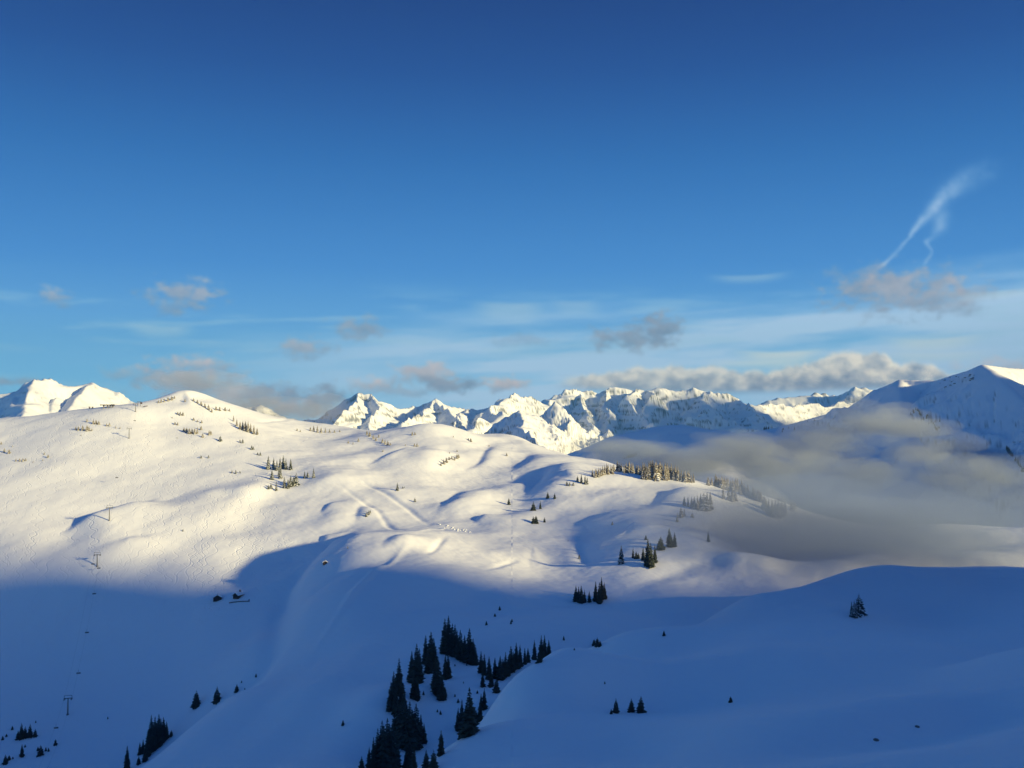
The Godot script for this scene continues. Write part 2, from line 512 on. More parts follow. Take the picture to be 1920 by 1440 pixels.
# px, height, forward distance: ground that the photograph does not show
var UNSEEN := [
	-250, -4, 5, 400, -4, 5, 960, -4, 5, 1500, -4, 5, 2100, -4, 5, -250, -16, 20, 400, -16, 20, 960, -16, 20, 1500, -16, 20, 2100, -15, 20, -250, -38, 60, 400, -37, 60, 960, -36, 60, 1500, -35, 60, 2100, -32, 60,
	-250, -66, 125, 400, -64, 125, 960, -60, 125, 1500, -56, 125, 2100, -50, 125, -250, -150, 330, 400, -142, 330, 400, -97, 205, 960, -90, 205, 1650, -84, 205, -250, -215, 500, 100, -212, 500,
	1030, -146, 520, 950, -143, 462, 850, -152, 400, 1250, -151, 640, 1400, -139, 680, 1150, -150, 600, 1650, -146, 765, 1900, -150, 795, 1620, -205, 1300, 1620, -330, 1700, 1620, -390, 2200, 1900, -200, 1320, 1900, -340, 1750, 1900, -400, 2300, 1510, -142, 740,
	1480, -190, 1330, 1480, -310, 1700, 1300, -150, 1400, 1300, -300, 1800, 1120, -150, 1650, 1120, -300, 2100, 975, -90, 1800, 975, -260, 2300, 807, -30, 1700, 680, -80, 1900, 680, -200, 2300, 530, -60, 2000, 345, -20, 2000, 345, -150, 2500,
	254, -40, 1800, 100, -40, 1800, 100, -200, 2300, -250, -60, 1800, -250, -200, 2300, 270, -224, 600, 350, -222, 655, 430, -208, 692, 900, -350, 2600, 1500, -420, 2500, 2300, -60, 300, 2300, -100, 720, 2300, -130, 1050, 2300, -400, 2200]

func near_terrain():
	var pts := []       # x, y in the plate's plane, value
	for list in [FRONT_HILL, LEFT_SLOPE, CENTRE_HILL, RIDGES, UNSEEN]:
		for i in range(0, list.size(), 3):
			var p: Vector3 = at(list[i], list[i + 1], list[i + 2])
			if list == UNSEEN:
				p = Vector3((list[i] - 960.0) / F * list[i + 2], list[i + 1], -list[i + 2])
			var r := sqrt(p.x * p.x + p.z * p.z)
			pts.append([atan2(p.x, -p.z), log(r), p.y / r])
	for q in [[50.0, 5.0, -3.0], [50.0, 60.0, -25.0], [50.0, 300.0, -50.0], [50.0, 800.0, -130.0], [50.0, 1500.0, -300.0], [50.0, 2500.0, -420.0], [75.0, 5.0, -3.0], [75.0, 60.0, -15.0], [75.0, 300.0, -40.0], [75.0, 900.0, -60.0], [75.0, 2500.0, -420.0], [-48.0, 5.0, -4.0], [-48.0, 60.0, -36.0], [-48.0, 300.0, -130.0], [-48.0, 900.0, -210.0], [-48.0, 1500.0, -20.0], [-48.0, 2500.0, -220.0]]:
		pts.append([deg_to_rad(q[0]), log(q[1]), q[2] / q[1]])
	var w := plate(pts)
	tick("plate")
	# coarse grid from the plate
	var n := pts.size()
	var ca := PackedFloat32Array()
	var cb := PackedFloat32Array()
	for p in pts:
		ca.append(p[0]); cb.append(p[1])
	var A0 := deg_to_rad(-48.0)
	var A1 := deg_to_rad(75.0)
	var B0 := log(4.0)
	var B1 := log(2700.0)
	var na := 190
	var nb := 150
	var coarse := PackedFloat32Array()
	coarse.resize(na * nb)
	for j in nb:
		var b := lerpf(B0, B1, float(j) / (nb - 1))
		for i in na:
			var a := lerpf(A0, A1, float(i) / (na - 1))
			var s: float = w[n] + w[n + 1] * a + w[n + 2] * b
			for k in n:
				var dx := a - ca[k]
				var dy := b - cb[k]
				var q := dx * dx + dy * dy + 1e-9
				s += w[k] * q * log(q)
			coarse[j * na + i] = s
	tick("coarse")
	# fine grid
	var th := spaced([[A0, deg_to_rad(-30.5), 44], [deg_to_rad(-30.5), deg_to_rad(30.5), 800], [deg_to_rad(30.5), A1, 60]])
	var lr := spaced([[B0, log(205.0), 40], [log(205.0), log(1750.0), 640], [log(1750.0), B1, 40]])
	var nc := th.size()
	var nr := lr.size()
	var y := PackedFloat32Array()
	y.resize(nc * nr)
	var jx := PackedInt32Array()
	var wx := PackedFloat32Array()
	for t in th:
		var f := clampf((t - A0) / (A1 - A0) * (na - 1), 0.0, na - 1.001)
		jx.append(int(f))
		for c in cubic(f - int(f)): wx.append(c)
	for i in nr:
		var f := clampf((lr[i] - B0) / (B1 - B0) * (nb - 1), 0.0, nb - 1.001)
		var b := int(f)
		var wy := cubic(f - b)
		# one blended coarse row, then along it
		var row := PackedFloat32Array()
		row.resize(na)
		for c in na:
			row[c] = coarse[maxi(b - 1, 0) * na + c] * wy[0] + coarse[b * na + c] * wy[1] + coarse[mini(b + 1, nb - 1) * na + c] * wy[2] + coarse[mini(b + 2, nb - 1) * na + c] * wy[3]
		var r := exp(lr[i])
		var amp := clampf((r - 60.0) / 400.0, 0.15, 1.0)
		for j in nc:
			var a := jx[j]
			var v := row[maxi(a - 1, 0)] * wx[j * 4] + row[a] * wx[j * 4 + 1] + row[mini(a + 1, na - 1)] * wx[j * 4 + 2] + row[mini(a + 2, na - 1)] * wx[j * 4 + 3]
			var x := sin(th[j]) * r
			var z := cos(th[j]) * r
			y[i * nc + j] = v * r + amp * ((2.0 + 2.6 * smooth(-420.0, -150.0, x)) * wide.get_noise_2d(x * 0.0075, z * 0.0075) + 0.5 * fine.get_noise_2d(x * 0.03, z * 0.03))
	land = {"th": th, "lr": lr, "y": y}
	tick("fine")
	relief()
	tick("relief")
	var o := part("snow_terrain", grid_mesh(land, PackedColorArray(), true, 1.0 / 320.0), null, self)
	o.mesh.surface_set_material(0, M.powder)
	if o.mesh.get_surface_count() > 1: o.mesh.surface_set_material(1, M.tracked)
	tag(o, "snow covered hills and hollows from the shaded foreground to the sunlit ridge", "terrain", "", "structure")

func tracked_at(p: Vector3) -> bool:
	var px := 960.0 + F * p.x / -p.z
	return px + 60.0 * wide.get_noise_2d(p.x * 0.012, p.z * 0.012) < 520.0 and -p.z > 860.0 and -p.z < 1560.0

func cubic(t: float) -> PackedFloat32Array:
	var q := t * t
	var c := q * t
	return PackedFloat32Array([-0.5 * c + q - 0.5 * t, 1.5 * c - 2.5 * q + 1.0, -1.5 * c + 2.0 * q + 0.5 * t, 0.5 * c - 0.5 * q])

func plate(pts: Array) -> PackedFloat64Array:
	var n := pts.size()
	var m := n + 3
	var rows := []
	for i in m:
		var row := PackedFloat64Array()
		row.resize(m + 1)
		rows.append(row)
	for i in n:
		var row: PackedFloat64Array = rows[i]
		for j in n:
			var dx: float = pts[i][0] - pts[j][0]
			var dy: float = pts[i][1] - pts[j][1]
			var q := dx * dx + dy * dy + 1e-9
			row[j] = q * log(q)
		row[i] += 0.0004
		row[n] = 1.0; row[n + 1] = pts[i][0]; row[n + 2] = pts[i][1]
		row[m] = pts[i][2]
		rows[i] = row
		rows[n][i] = 1.0; rows[n + 1][i] = pts[i][0]; rows[n + 2][i] = pts[i][1]
	for c in m:
		var best := c
		for i in range(c + 1, m):
			if absf(rows[i][c]) > absf(rows[best][c]): best = i
		if best != c:
			var t = rows[c]; rows[c] = rows[best]; rows[best] = t
		var pr: PackedFloat64Array = rows[c]
		for i in range(c + 1, m):
			var row: PackedFloat64Array = rows[i]
			var f := row[c] / pr[c]
			if f == 0.0: continue
			for j in range(c, m + 1):
				row[j] -= f * pr[j]
			rows[i] = row
	var w := PackedFloat64Array()
	w.resize(m)
	for i in range(m - 1, -1, -1):
		var row: PackedFloat64Array = rows[i]
		var s := row[m]
		for j in range(i + 1, m): s -= row[j] * w[j]
		w[i] = s / row[i]
	return w

# drifts, rolls, stream beds and trails: polylines in the photograph laid on the ground; height, width to the left and to the right of the way they run
# kind 0: a swell or furrow; kind 1: a steep bank on the left with a mound falling away to the right
var ROLLS := [
	[[95, 1010, 140, 980, 185, 968, 240, 950, 310, 928], 18.0, 22.0, 1], [[228, 1010, 262, 1005], 2.0, 7.0, 1], 
	[[525, 1165, 535, 1118, 560, 1083, 595, 1043, 640, 1013, 665, 985], 15.0, 26.0, 1], [[598, 1025, 598, 1010, 616, 1000], 3.0, 8.0, 1], [[594, 966, 608, 948, 623, 938], 3.2, 8.0, 1], [[664, 983, 665, 966, 671, 943], 4.5, 11.0, 1],
	[[708, 1042, 715, 1015, 732, 1004, 775, 998], 6.0, 20.0, 1], [[555, 1138, 600, 1110, 650, 1078, 700, 1055], 7.0, 22.0, 1], [[800, 975, 825, 945, 845, 928, 872, 914], 9.0, 24.0, 1], [[850, 890, 895, 870, 914, 840, 920, 824], 6.0, 14.0, 1],
	[[884, 985, 890, 970, 918, 962], 5.0, 11.0, 1], [[676, 876, 710, 858, 750, 841, 768, 834], 5.0, 14.0, 1], [[958, 940, 990, 923, 1015, 898, 1022, 876], 10.0, 22.0, 1], [[1038, 897, 1055, 885, 1092, 882], 4.5, 12.0, 1],
	[[1198, 962, 1220, 938, 1242, 923, 1285, 911], 10.0, 30.0, 1], [[1068, 1005, 1072, 983, 1125, 963, 1198, 947], 6.0, 20.0, 1], [[1085, 1018, 1098, 1042, 1108, 1066], -4.0, 9.0, 0], [[1122, 1142, 1170, 1106, 1240, 1080, 1310, 1050, 1342, 1016], 9.0, 36.0, 1],
	[[470, 1120, 480, 1060, 570, 1010], -3.0, 45.0, 0], [[560, 925, 620, 900, 640, 870], 6.0, 30.0, 0], [[780, 875, 815, 855, 850, 845], 6.0, 26.0, 0], [[930, 900, 975, 870, 990, 845], 6.0, 22.0, 1],
	[[870, 825, 905, 835], 4.0, 12.0, 1], [[1150, 1000, 1190, 985, 1225, 1005], 4.0, 18.0, 0], [[905, 1040, 1000, 1020, 1060, 1045], 4.0, 30.0, 0], [[420, 930, 520, 905], 5.0, 26.0, 0], [[330, 752, 345, 738, 372, 748], 5.0, 48.0, 0],
	[[420, 1318, 480, 1272, 512, 1242, 522, 1208, 527, 1162, 545, 1108, 578, 1062, 600, 1040], -8.0, 13.0, 0], [[850, 1120, 930, 1100, 1010, 1120], 4.0, 26.0, 1], [[1330, 1062, 1400, 1052, 1490, 1066], 5.0, 26.0, 0],
	[[1100, 1440, 1300, 1390, 1500, 1360, 1700, 1330, 1900, 1260], 4.5, 22.0, 0], [[1300, 1440, 1500, 1405, 1720, 1370, 1920, 1290], -4.0, 17.0, 0], [[1200, 1300, 1400, 1250, 1650, 1240], 4.0, 26.0, 0], [[1000, 1440, 1150, 1400, 1330, 1400], -2.5, 14.0, 0], [[1480, 1300, 1700, 1270, 1900, 1200], -3.0, 20.0, 0],
	[[660, 888, 710, 918, 765, 953, 822, 991], -1.4, 3.6, 0], [[610, 893, 650, 918, 710, 958, 772, 999], -1.2, 3.6, 0], [[640, 1440, 600, 1360, 590, 1280, 620, 1200], 4.0, 30.0, 1], [[560, 1400, 500, 1330, 520, 1270], 3.0, 24.0, 1], [[700, 1330, 690, 1240, 740, 1160], -3.0, 22.0, 0], [[60, 1300, 130, 1220, 140, 1130], 4.0, 30.0, 1], [[300, 1290, 330, 1200, 345, 1120], 4.0, 28.0, 1], [[778, 1005, 750, 1038, 700, 1073, 670, 1103, 635, 1153, 600, 1205, 560, 1260], 1.9, 3.6, 0], [[838, 1003, 820, 1023, 795, 1045], -1.2, 3.4, 0],
	[[772, 1000, 830, 992, 880, 1000], 1.2, 4.0, 0], [[1140, 972, 1190, 962], 0.8, 4.0, 0], [[470, 795, 530, 788, 545, 784], -1.2, 4.5, 0], [[980, 1040, 940, 1060, 900, 1070], -0.9, 3.6, 0]]
func relief():
	for f in ROLLS:
		var line := []
		for k in range(0, f[0].size(), 2):
			var p := hit(land, f[0][k], f[0][k + 1])
			line.append(Vector2(p.x, p.z))
		roll(line, f[1] * (1.35 if f[3] == 1 else 1.0), f[2], f[3] == 1)

func roll(line: Array, amount: float, width: float, bank: bool):
	var pad := width * (8.0 if bank else 2.4)
	var a0 := 9.0
	var a1 := -9.0
	var r0 := 1e9
	var r1 := 0.0
	for p in line:
		var r: float = p.length()
		a0 = minf(a0, atan2(p.x, -p.y) - pad / r); a1 = maxf(a1, atan2(p.x, -p.y) + pad / r)
		r0 = minf(r0, r - pad); r1 = maxf(r1, r + pad)
	var j0 := int(find(land.th, a0))
	var j1 := int(find(land.th, a1)) + 1
	var i0 := int(find(land.lr, log(maxf(5.0, r0))))
	var i1 := int(find(land.lr, log(r1))) + 1
	# the line as close stations, each with its way from 0 to 1 and its heading
	var total := 0.0
	for k in line.size() - 1: total += line[k].distance_to(line[k + 1])
	var n := 10 if bank else 16
	var sx := PackedFloat32Array()
	var sy := PackedFloat32Array()
	var hx := PackedFloat32Array()
	var hy := PackedFloat32Array()
	for q in n:
		var want := total * q / (n - 1)
		var k := 0
		while k < line.size() - 2 and want > line[k].distance_to(line[k + 1]):
			want -= line[k].distance_to(line[k + 1])
			k += 1
		var p: Vector2 = line[k].move_toward(line[k + 1], want)
		var e: Vector2 = (line[k + 1] - line[k]).normalized()
		sx.append(p.x); sy.append(p.y); hx.append(e.x); hy.append(e.y)
	var nc: int = land.th.size()
	var y: PackedFloat32Array = land.y
	var soft := 0.04 * width * width if bank else 0.5
	for i in range(i0, i1 + 1):
		var r := exp(land.lr[i])
		for j in range(j0, j1 + 1):
			var px := sin(land.th[j]) * r
			var py := -cos(land.th[j]) * r
			var best := 1e9
			var at_ := 0
			var sum := 0.0
			var way := 0.0
			for q in n:
				var dx := px - sx[q]
				var dy := py - sy[q]
				var d2 := dx * dx + dy * dy
				var w := 1.0 / ((d2 + soft) * (d2 + soft))
				sum += w
				way += w * q
				if d2 < best:
					best = d2
					at_ = q
			if best > (pad + total / n) * (pad + total / n): continue
			# the nearest of the two pieces beside the nearest station
			var d := 1e9
			var side := 0.0
			var here := 0.0
			for q in [maxi(at_ - 1, 0), mini(at_, n - 2)]:
				var ex := sx[q + 1] - sx[q]
				var ey := sy[q + 1] - sy[q]
				var t := clampf(((px - sx[q]) * ex + (py - sy[q]) * ey) / (ex * ex + ey * ey), 0.0, 1.0)
				var ox := px - sx[q] - ex * t
				var oy := py - sy[q] - ey * t
				var dd := sqrt(ox * ox + oy * oy)
				if dd < d - 0.001:
					d = dd
					here = q + t
					side = (ex * oy - ey * ox) / (sqrt(ex * ex + ey * ey) * (dd + 0.001))
				elif dd < d + 0.001:
					side = 0.5 * (side + (ex * oy - ey * ox) / (sqrt(ex * ex + ey * ey) * (dd + 0.001)))
			if d > pad or bank and side < 0.0: continue
			var along := lerpf(here, way / sum, smooth(0.25, 1.6, d * (n - 1) / total)) / (n - 1)
			var ends := smooth(0.0, 0.38, along) * smooth(0.0, 0.38, 1.0 - along) * (1.0 - smooth(0.55 * pad, pad, d)) * (smooth(0.0, 0.85, side) if bank else 1.0)
			y[i * nc + j] += amount * ends * (1.25 * (d * d / (0.6 * width * width + d * d)) * exp(-d / (4.0 * width)) if bank else exp(-(d / width) * (d / width)))
	land.y = y

# ------------------------------------------------------------------ far mountains: crests with flanks falling away, cut by gullies
func mountain(called: String, label: String, ridges: Array, px0: float, px1: float, r0: float, r1: float, nc: int, nr: int, noise: float, scale: float, rocky: float, blunt := 4.0):
	var th := spaced([[atan((px0 - 960.0) / F), atan((px1 - 960.0) / F), nc]])
	var lr := spaced([[log(r0), log(r1), nr]])
	var g := {"th": th, "lr": lr}
	return crests(called, label, g, ridges, noise, scale, rocky, blunt)

func crests(called: String, label: String, g: Dictionary, ridges: Array, noise: float, scale: float, rocky: float, blunt := 4.0) -> Dictionary:
	var nc: int = g.th.size()
	var nr: int = g.lr.size()
	var y := PackedFloat32Array()
	y.resize(nc * nr)
	var from := PackedVector3Array()
	var to := PackedVector3Array()
	var slope := PackedFloat32Array()
	var slope_l := PackedFloat32Array()
	for r in ridges:
		for k in r[0].size() - 1:
			from.append(r[0][k]); to.append(r[0][k + 1]); slope.append(r[1]); slope_l.append(r[2] if r.size() > 2 else r[1])
	for i in nr:
		var r := exp(g.lr[i])
		for j in nc:
			var wx := sin(g.th[j]) * r
			var wz := -cos(g.th[j]) * r
			var warp := noise * 0.35
			var x := wx + warp * wide.get_noise_2d(wx / scale * 0.7 + 31.0, wz / scale * 0.7)
			var z := wz + warp * wide.get_noise_2d(wx / scale * 0.7, wz / scale * 0.7 + 77.0)
			var best := -1500.0
			var near := 1e9
			for k in from.size():
				var a := from[k]
				var b := to[k]
				var ex := b.x - a.x
				var ez := b.z - a.z
				var t := clampf(((x - a.x) * ex + (z - a.z) * ez) / (ex * ex + ez * ez), 0.0, 1.0)
				var dx := x - a.x - ex * t
				var dz := z - a.z - ez * t
				var d := sqrt(dx * dx + dz * dz)
				var s := slope[k] if ex * dz - ez * dx > 0.0 else slope_l[k]
				var h := a.y + (b.y - a.y) * t - s * (sqrt(d * d + blunt * blunt) - blunt) / (1.0 + d / 5000.0)
				if h > best:
					best = h
					near = d
			var grow := clampf(near / (scale * 0.6), 0.06 + 0.16 * minf(rocky, 1.0) * float(noise > 100.0), 1.0)
			var n := ridged.get_noise_2d(wx / scale, wz / scale) - 0.35 + 0.25 * fine.get_noise_2d(wx / scale * 5.0, wz / scale * 5.0)
			var lift := best + noise * n * grow
			if noise > 100.0:   # strata: ledges and cliffs
				var bed := 0.45 * noise
				lift += 0.13 * bed * sin(TAU * lift / bed + 5.0 * wide.get_noise_2d(wx / scale, wz / scale)) * smooth(0.0, 0.3, fine.get_noise_2d(wx / scale * 1.3 + 9.0, wz / scale * 1.3) + 0.15)
			y[i * nc + j] = lift
	g.y = y
	# bare rock where it is steep
	var col := PackedColorArray()
	col.resize(nc * nr)
	for i in nr:
		var r := exp(g.lr[i])
		for j in nc:
			var jj := mini(j + 1, nc - 1)
			var ii := mini(i + 1, nr - 1)
			var gx := (y[i * nc + jj] - y[i * nc + j]) / maxf(1.0, r * (g.th[jj] - g.th[j]))
			var gz := (y[ii * nc + j] - y[i * nc + j]) / maxf(1.0, exp(g.lr[ii]) - r)
			var steep := sqrt(gx * gx + gz * gz)
			var x := sin(g.th[j]) * r
			var z := cos(g.th[j]) * r
			var bands := fine.get_noise_2d(x / scale * 2.5 + z / scale * 1.5, y[i * nc + j] / scale * 26.0) + 0.5 * fine.get_noise_2d(x / scale * 16.0, z / scale * 16.0)
			var rock := smooth(0.85, 1.4, steep) * smooth(0.02, 0.3, bands) * rocky
			col[i * nc + j] = Color(0.9, 0.915, 0.93).lerp(Color(0.2, 0.21, 0.235), rock)
	var o := part(called, grid_mesh(g, col), M.far_snow, self)
	tag(o, label, "mountain", "", "structure")
	return g

func pts(list: Array) -> Array:
	var out := []
	for k in range(0, list.size(), 3): out.append(at(list[k], list[k + 1], list[k + 2]))
	return out

var right_face: Dictionary
var mid_face: Dictionary

func mountains():
	# valley floor out to the horizon
	var plane := PlaneMesh.new()
	plane.size = Vector2(20000, 17000)
	var floor_ := part("valley_floor", plane, M.powder_plain if M.has("powder_plain") else M.snow_load, self)
	floor_.position = Vector3(0, -900, -7500)
	tag(floor_, "snow covered valley floor beyond the hills", "terrain", "", "structure")
	# the hill out of frame on the right that shades the foreground
	var sh := sun_dir(); sh.y = 0.0; sh = sh.normalized()
	var across := Vector3(sh.z, 0, -sh.x)   # along the hill's crest, towards the far side
	var crest := []
	for q in [[-2200.0, 300.0], [-1200.0, 360.0], [0.0, 365.0], [500.0, 352.0], [571.0, 356.0], [600.0, 347.0], [627.0, 332.0], [651.0, 306.0], [682.0, 256.0], [720.0, 220.0], [770.0, 198.0], [810.0, 176.0], [850.0, 150.0], [900.0, 118.0], [1100.0, 40.0], [1500.0, -60.0], [1900.0, -300.0]]:
		crest.append(sh * 1300.0 + across * q[0] + Vector3(0, q[1], 0))
	var hill := {"th": spaced([[deg_to_rad(42.0), deg_to_rad(60.0), 20], [deg_to_rad(60.0), deg_to_rad(125.0), 200], [deg_to_rad(125.0), deg_to_rad(165.0), 40]]), "lr": spaced([[log(260.0), log(1000.0), 40], [log(1000.0), log(1900.0), 90], [log(1900.0), log(3800.0), 40]])}
	crests("hill", "snowy hill right of the frame that shades the foreground", hill, [[crest, 1.7]], 18.0, 160.0, 0.3, 9.0)
	# and a far massif out of frame that keeps the great wall in shade
	var massif := []
	for q in [[6900.0, 8200.0, 500.0], [6600.0, 7400.0, 1250.0], [6500.0, 7000.0, 1480.0], [6400.0, 6850.0, 1210.0], [6300.0, 6650.0, 1440.0], [6200.0, 6300.0, 1500.0], [6100.0, 6100.0, 1180.0], [6000.0, 5900.0, 1420.0], [5900.0, 5500.0, 1350.0], [5800.0, 5000.0, 800.0]]:
		massif.append(Vector3(q[0], q[2], -q[1]))
	crests("mountain", "high massif right of the frame that shades the great wall", {"th": spaced([[deg_to_rad(33.0), deg_to_rad(62.0), 90]]), "lr": spaced([[log(5500.0), log(12500.0), 90]])}, [[massif, 0.95]], 200.0, 900.0, 1.0)
	# left white peak
	mountain("mountain", "broad white peak behind the left ridge with lift station", [
		[pts([-160, 830, 5200, -60, 800, 5000, 0, 762, 4900, 40, 728, 4800, 66, 710, 4700, 100, 713, 4800, 130, 720, 4900, 165, 719, 5000, 200, 733, 5050, 252, 757, 5000, 330, 800, 4800, 420, 850, 4700]), 0.75],
		[pts([66, 710, 4700, 62, 735, 4300, 40, 770, 3900, 20, 800, 3600]), 0.9], [pts([165, 719, 5000, 150, 745, 4500, 110, 780, 4100]), 0.7], [pts([110, 740, 4600, 95, 770, 4200]), 0.8]],
		-260.0, 460.0, 3300.0, 6400.0, 330, 150, 130.0, 700.0, 0.5)
	# the middle peaks
	mountain("mountain", "sharp white peaks behind the middle of the sunlit ridge", [
		[pts([420, 800, 8000, 470, 765, 8000, 492, 757, 8000, 510, 772, 8000, 570, 790, 8000, 600, 773, 8000, 640, 743, 8000, 664, 736, 8000, 690, 745, 8000, 725, 758, 8200, 770, 762, 8400, 790, 756, 8500, 817, 743, 8500, 840, 757, 8500, 870, 767, 8600, 900, 764, 8700, 930, 752, 8800, 948, 740, 8800, 975, 746, 8900, 1010, 752, 9000, 1060, 775, 9000]), 0.85],
		[pts([664, 736, 8000, 655, 755, 7400, 640, 775, 6800, 610, 800, 6200]), 0.95], [pts([690, 745, 8000, 700, 765, 7400, 690, 790, 6800, 700, 815, 6300]), 0.85], [pts([817, 743, 8500, 806, 762, 7900, 790, 775, 7300, 760, 790, 6700]), 0.9],
		[pts([817, 743, 8500, 850, 775, 7600, 880, 800, 6900]), 0.8], [pts([948, 740, 8800, 925, 765, 8000, 935, 780, 7300, 900, 800, 6500]), 0.9], [pts([870, 767, 8600, 870, 780, 7700, 860, 800, 6900]), 0.9]],
		380.0, 1120.0, 5600.0, 10500.0, 560, 230, 260.0, 1100.0, 1.0)
	# the great wall under the cloud
	mountain("mountain", "great rock and ice wall with its top in the cloud bank", [
		[pts([960, 790, 9800, 1000, 768, 9800, 1030, 744, 9800, 1050, 723, 9800, 1080, 730, 9900, 1130, 731, 10000, 1185, 727, 10000, 1220, 730, 10000, 1280, 731, 10000, 1330, 732, 10000, 1370, 741, 10000, 1420, 757, 10000, 1450, 760, 10200, 1520, 758, 10800, 1640, 757, 11500, 1760, 765, 11500]), 1.0],
		[pts([1185, 727, 10000, 1178, 745, 9400, 1200, 765, 8900, 1222, 790, 8400, 1232, 812, 8000, 1240, 850, 7500]), 1.25], [pts([1205, 729, 10000, 1222, 742, 9500, 1215, 760, 9200]), 1.1], [pts([1330, 730, 10000, 1315, 748, 9500, 1340, 763, 9200, 1330, 775, 8800, 1300, 785, 8500]), 1.1],
		[pts([1370, 741, 10000, 1420, 772, 9000, 1418, 795, 8500]), 0.9], [pts([1340, 776, 8800, 1390, 782, 8600]), 1.0], [pts([1080, 730, 9900, 1090, 770, 9000, 1120, 800, 8300]), 1.2], [pts([1130, 731, 10000, 1140, 780, 8800, 1150, 830, 7900]), 1.2]],
		930.0, 1800.0, 7000.0, 12500.0, 640, 260, 320.0, 1000.0, 1.0)
	# distant grey-blue ridge
	mountain("mountain", "low distant ridge with dark knob beyond the glacier plateau", [
		[pts([1380, 770, 13000, 1440, 750, 13000, 1480, 742, 13000, 1540, 738, 13000, 1570, 741, 13000, 1590, 733, 12800, 1605, 727, 12600, 1635, 728, 12600, 1660, 745, 12800, 1720, 760, 13000]), 0.9]], 1340.0, 1760.0, 11800.0, 14500.0, 170, 60, 160.0, 900.0, 1.0)
	# small bright tooth in front of the wall, and the near spur
	mountain("mountain", "small bright rock tooth in front of the shaded wall", [
		[pts([985, 800, 6000, 1005, 779, 6000, 1022, 772, 6000, 1034, 765, 6000, 1043, 753, 6000, 1052, 764, 6000, 1062, 772, 6000, 1085, 800, 6100, 1110, 830, 6200]), 1.0]], 960.0, 1140.0, 5300.0, 6900.0, 150, 80, 110.0, 350.0, 0.7)
	mountain("mountain", "steep white spur rising behind the middle of the ridge", [
		[pts([900, 835, 4300, 940, 800, 4150, 965, 780, 4050, 980, 767, 4000, 1000, 782, 4150, 1030, 800, 4350, 1050, 818, 4500, 1080, 836, 4700, 1110, 848, 4900, 1160, 880, 5200]), 0.85, 1.0], [pts([980, 767, 4000, 985, 800, 3700, 1010, 840, 3300]), 0.9]], 820.0, 1230.0, 2700.0, 6000.0, 320, 190, 120.0, 420.0, 0.9)
	# blue middle hill and its shoulder
	mid_face = mountain("mountain", "shaded blue hill rising from the mist in the middle distance", [
		[pts([1020, 900, 3300, 1120, 866, 3200, 1200, 828, 3100, 1268, 797, 3000, 1320, 805, 3000, 1380, 815, 3050, 1440, 808, 3300, 1520, 790, 3600, 1600, 770, 3800, 1680, 760, 3900, 1760, 760, 4000]), 0.42],
		[pts([1268, 797, 3000, 1330, 860, 2500, 1360, 920, 2150]), 0.4], [pts([1440, 808, 3300, 1480, 830, 2900, 1500, 880, 2500]), 0.5], [pts([1600, 770, 3800, 1600, 800, 3300, 1620, 860, 2700]), 0.5]],
		980.0, 1900.0, 1900.0, 5200.0, 330, 150, 30.0, 700.0, 0.8, 130.0)
	# right mountain
	right_face = mountain("mountain", "tall snowy mountain at the right edge, only its crest in the sun", [
		[pts([1560, 800, 3600, 1620, 752, 3500, 1655, 727, 3400, 1688, 711, 3300, 1720, 713, 3250, 1755, 713, 3200, 1790, 703, 3100, 1815, 696, 3000, 1845, 684, 2900, 1880, 688, 2960, 1920, 692, 3000, 2000, 690, 3000, 2150, 700, 2900, 2400, 720, 3000]), 0.78, 0.9], [[Vector3(1600, 300, -2050), Vector3(1750, 370, -2100), Vector3(2000, 430, -2100), Vector3(2400, 430, -2080), Vector3(2800, 300, -2000)], 0.85],  # last crest here: unseen ridge, added to keep the blue middle hill in shade
		[pts([1845, 684, 2900, 1880, 708, 2740, 1925, 748, 2580, 1990, 830, 2300, 2020, 930, 1950]), 0.7], [pts([1688, 711, 3300, 1690, 770, 2900, 1700, 830, 2600, 1700, 900, 2400]), 0.6]],
		1500.0, 3500.0, 1400.0, 4400.0, 600, 190, 40.0, 340.0, 0.7, 14.0)

# ------------------------------------------------------------------ mist
func vapour(parent: Node, called: String, mat: FogMaterial, c: Vector3, size: Vector3, turn := 0.0):
	var f := FogVolume.new()
	f.name = called
	f.shape = RenderingServer.FOG_VOLUME_SHAPE_ELLIPSOID
	f.size = size * 2.0
	f.material = mat
	parent.add_child(f, true)
	f.position = c - parent.position
	f.rotation = Vector3(turn * 0.4, turn, turn * 0.25)

func air(density: float, c := Color(0.95, 0.95, 0.97)) -> FogMaterial:
	var m := FogMaterial.new()
	m.density = density
	m.albedo = c
	return m

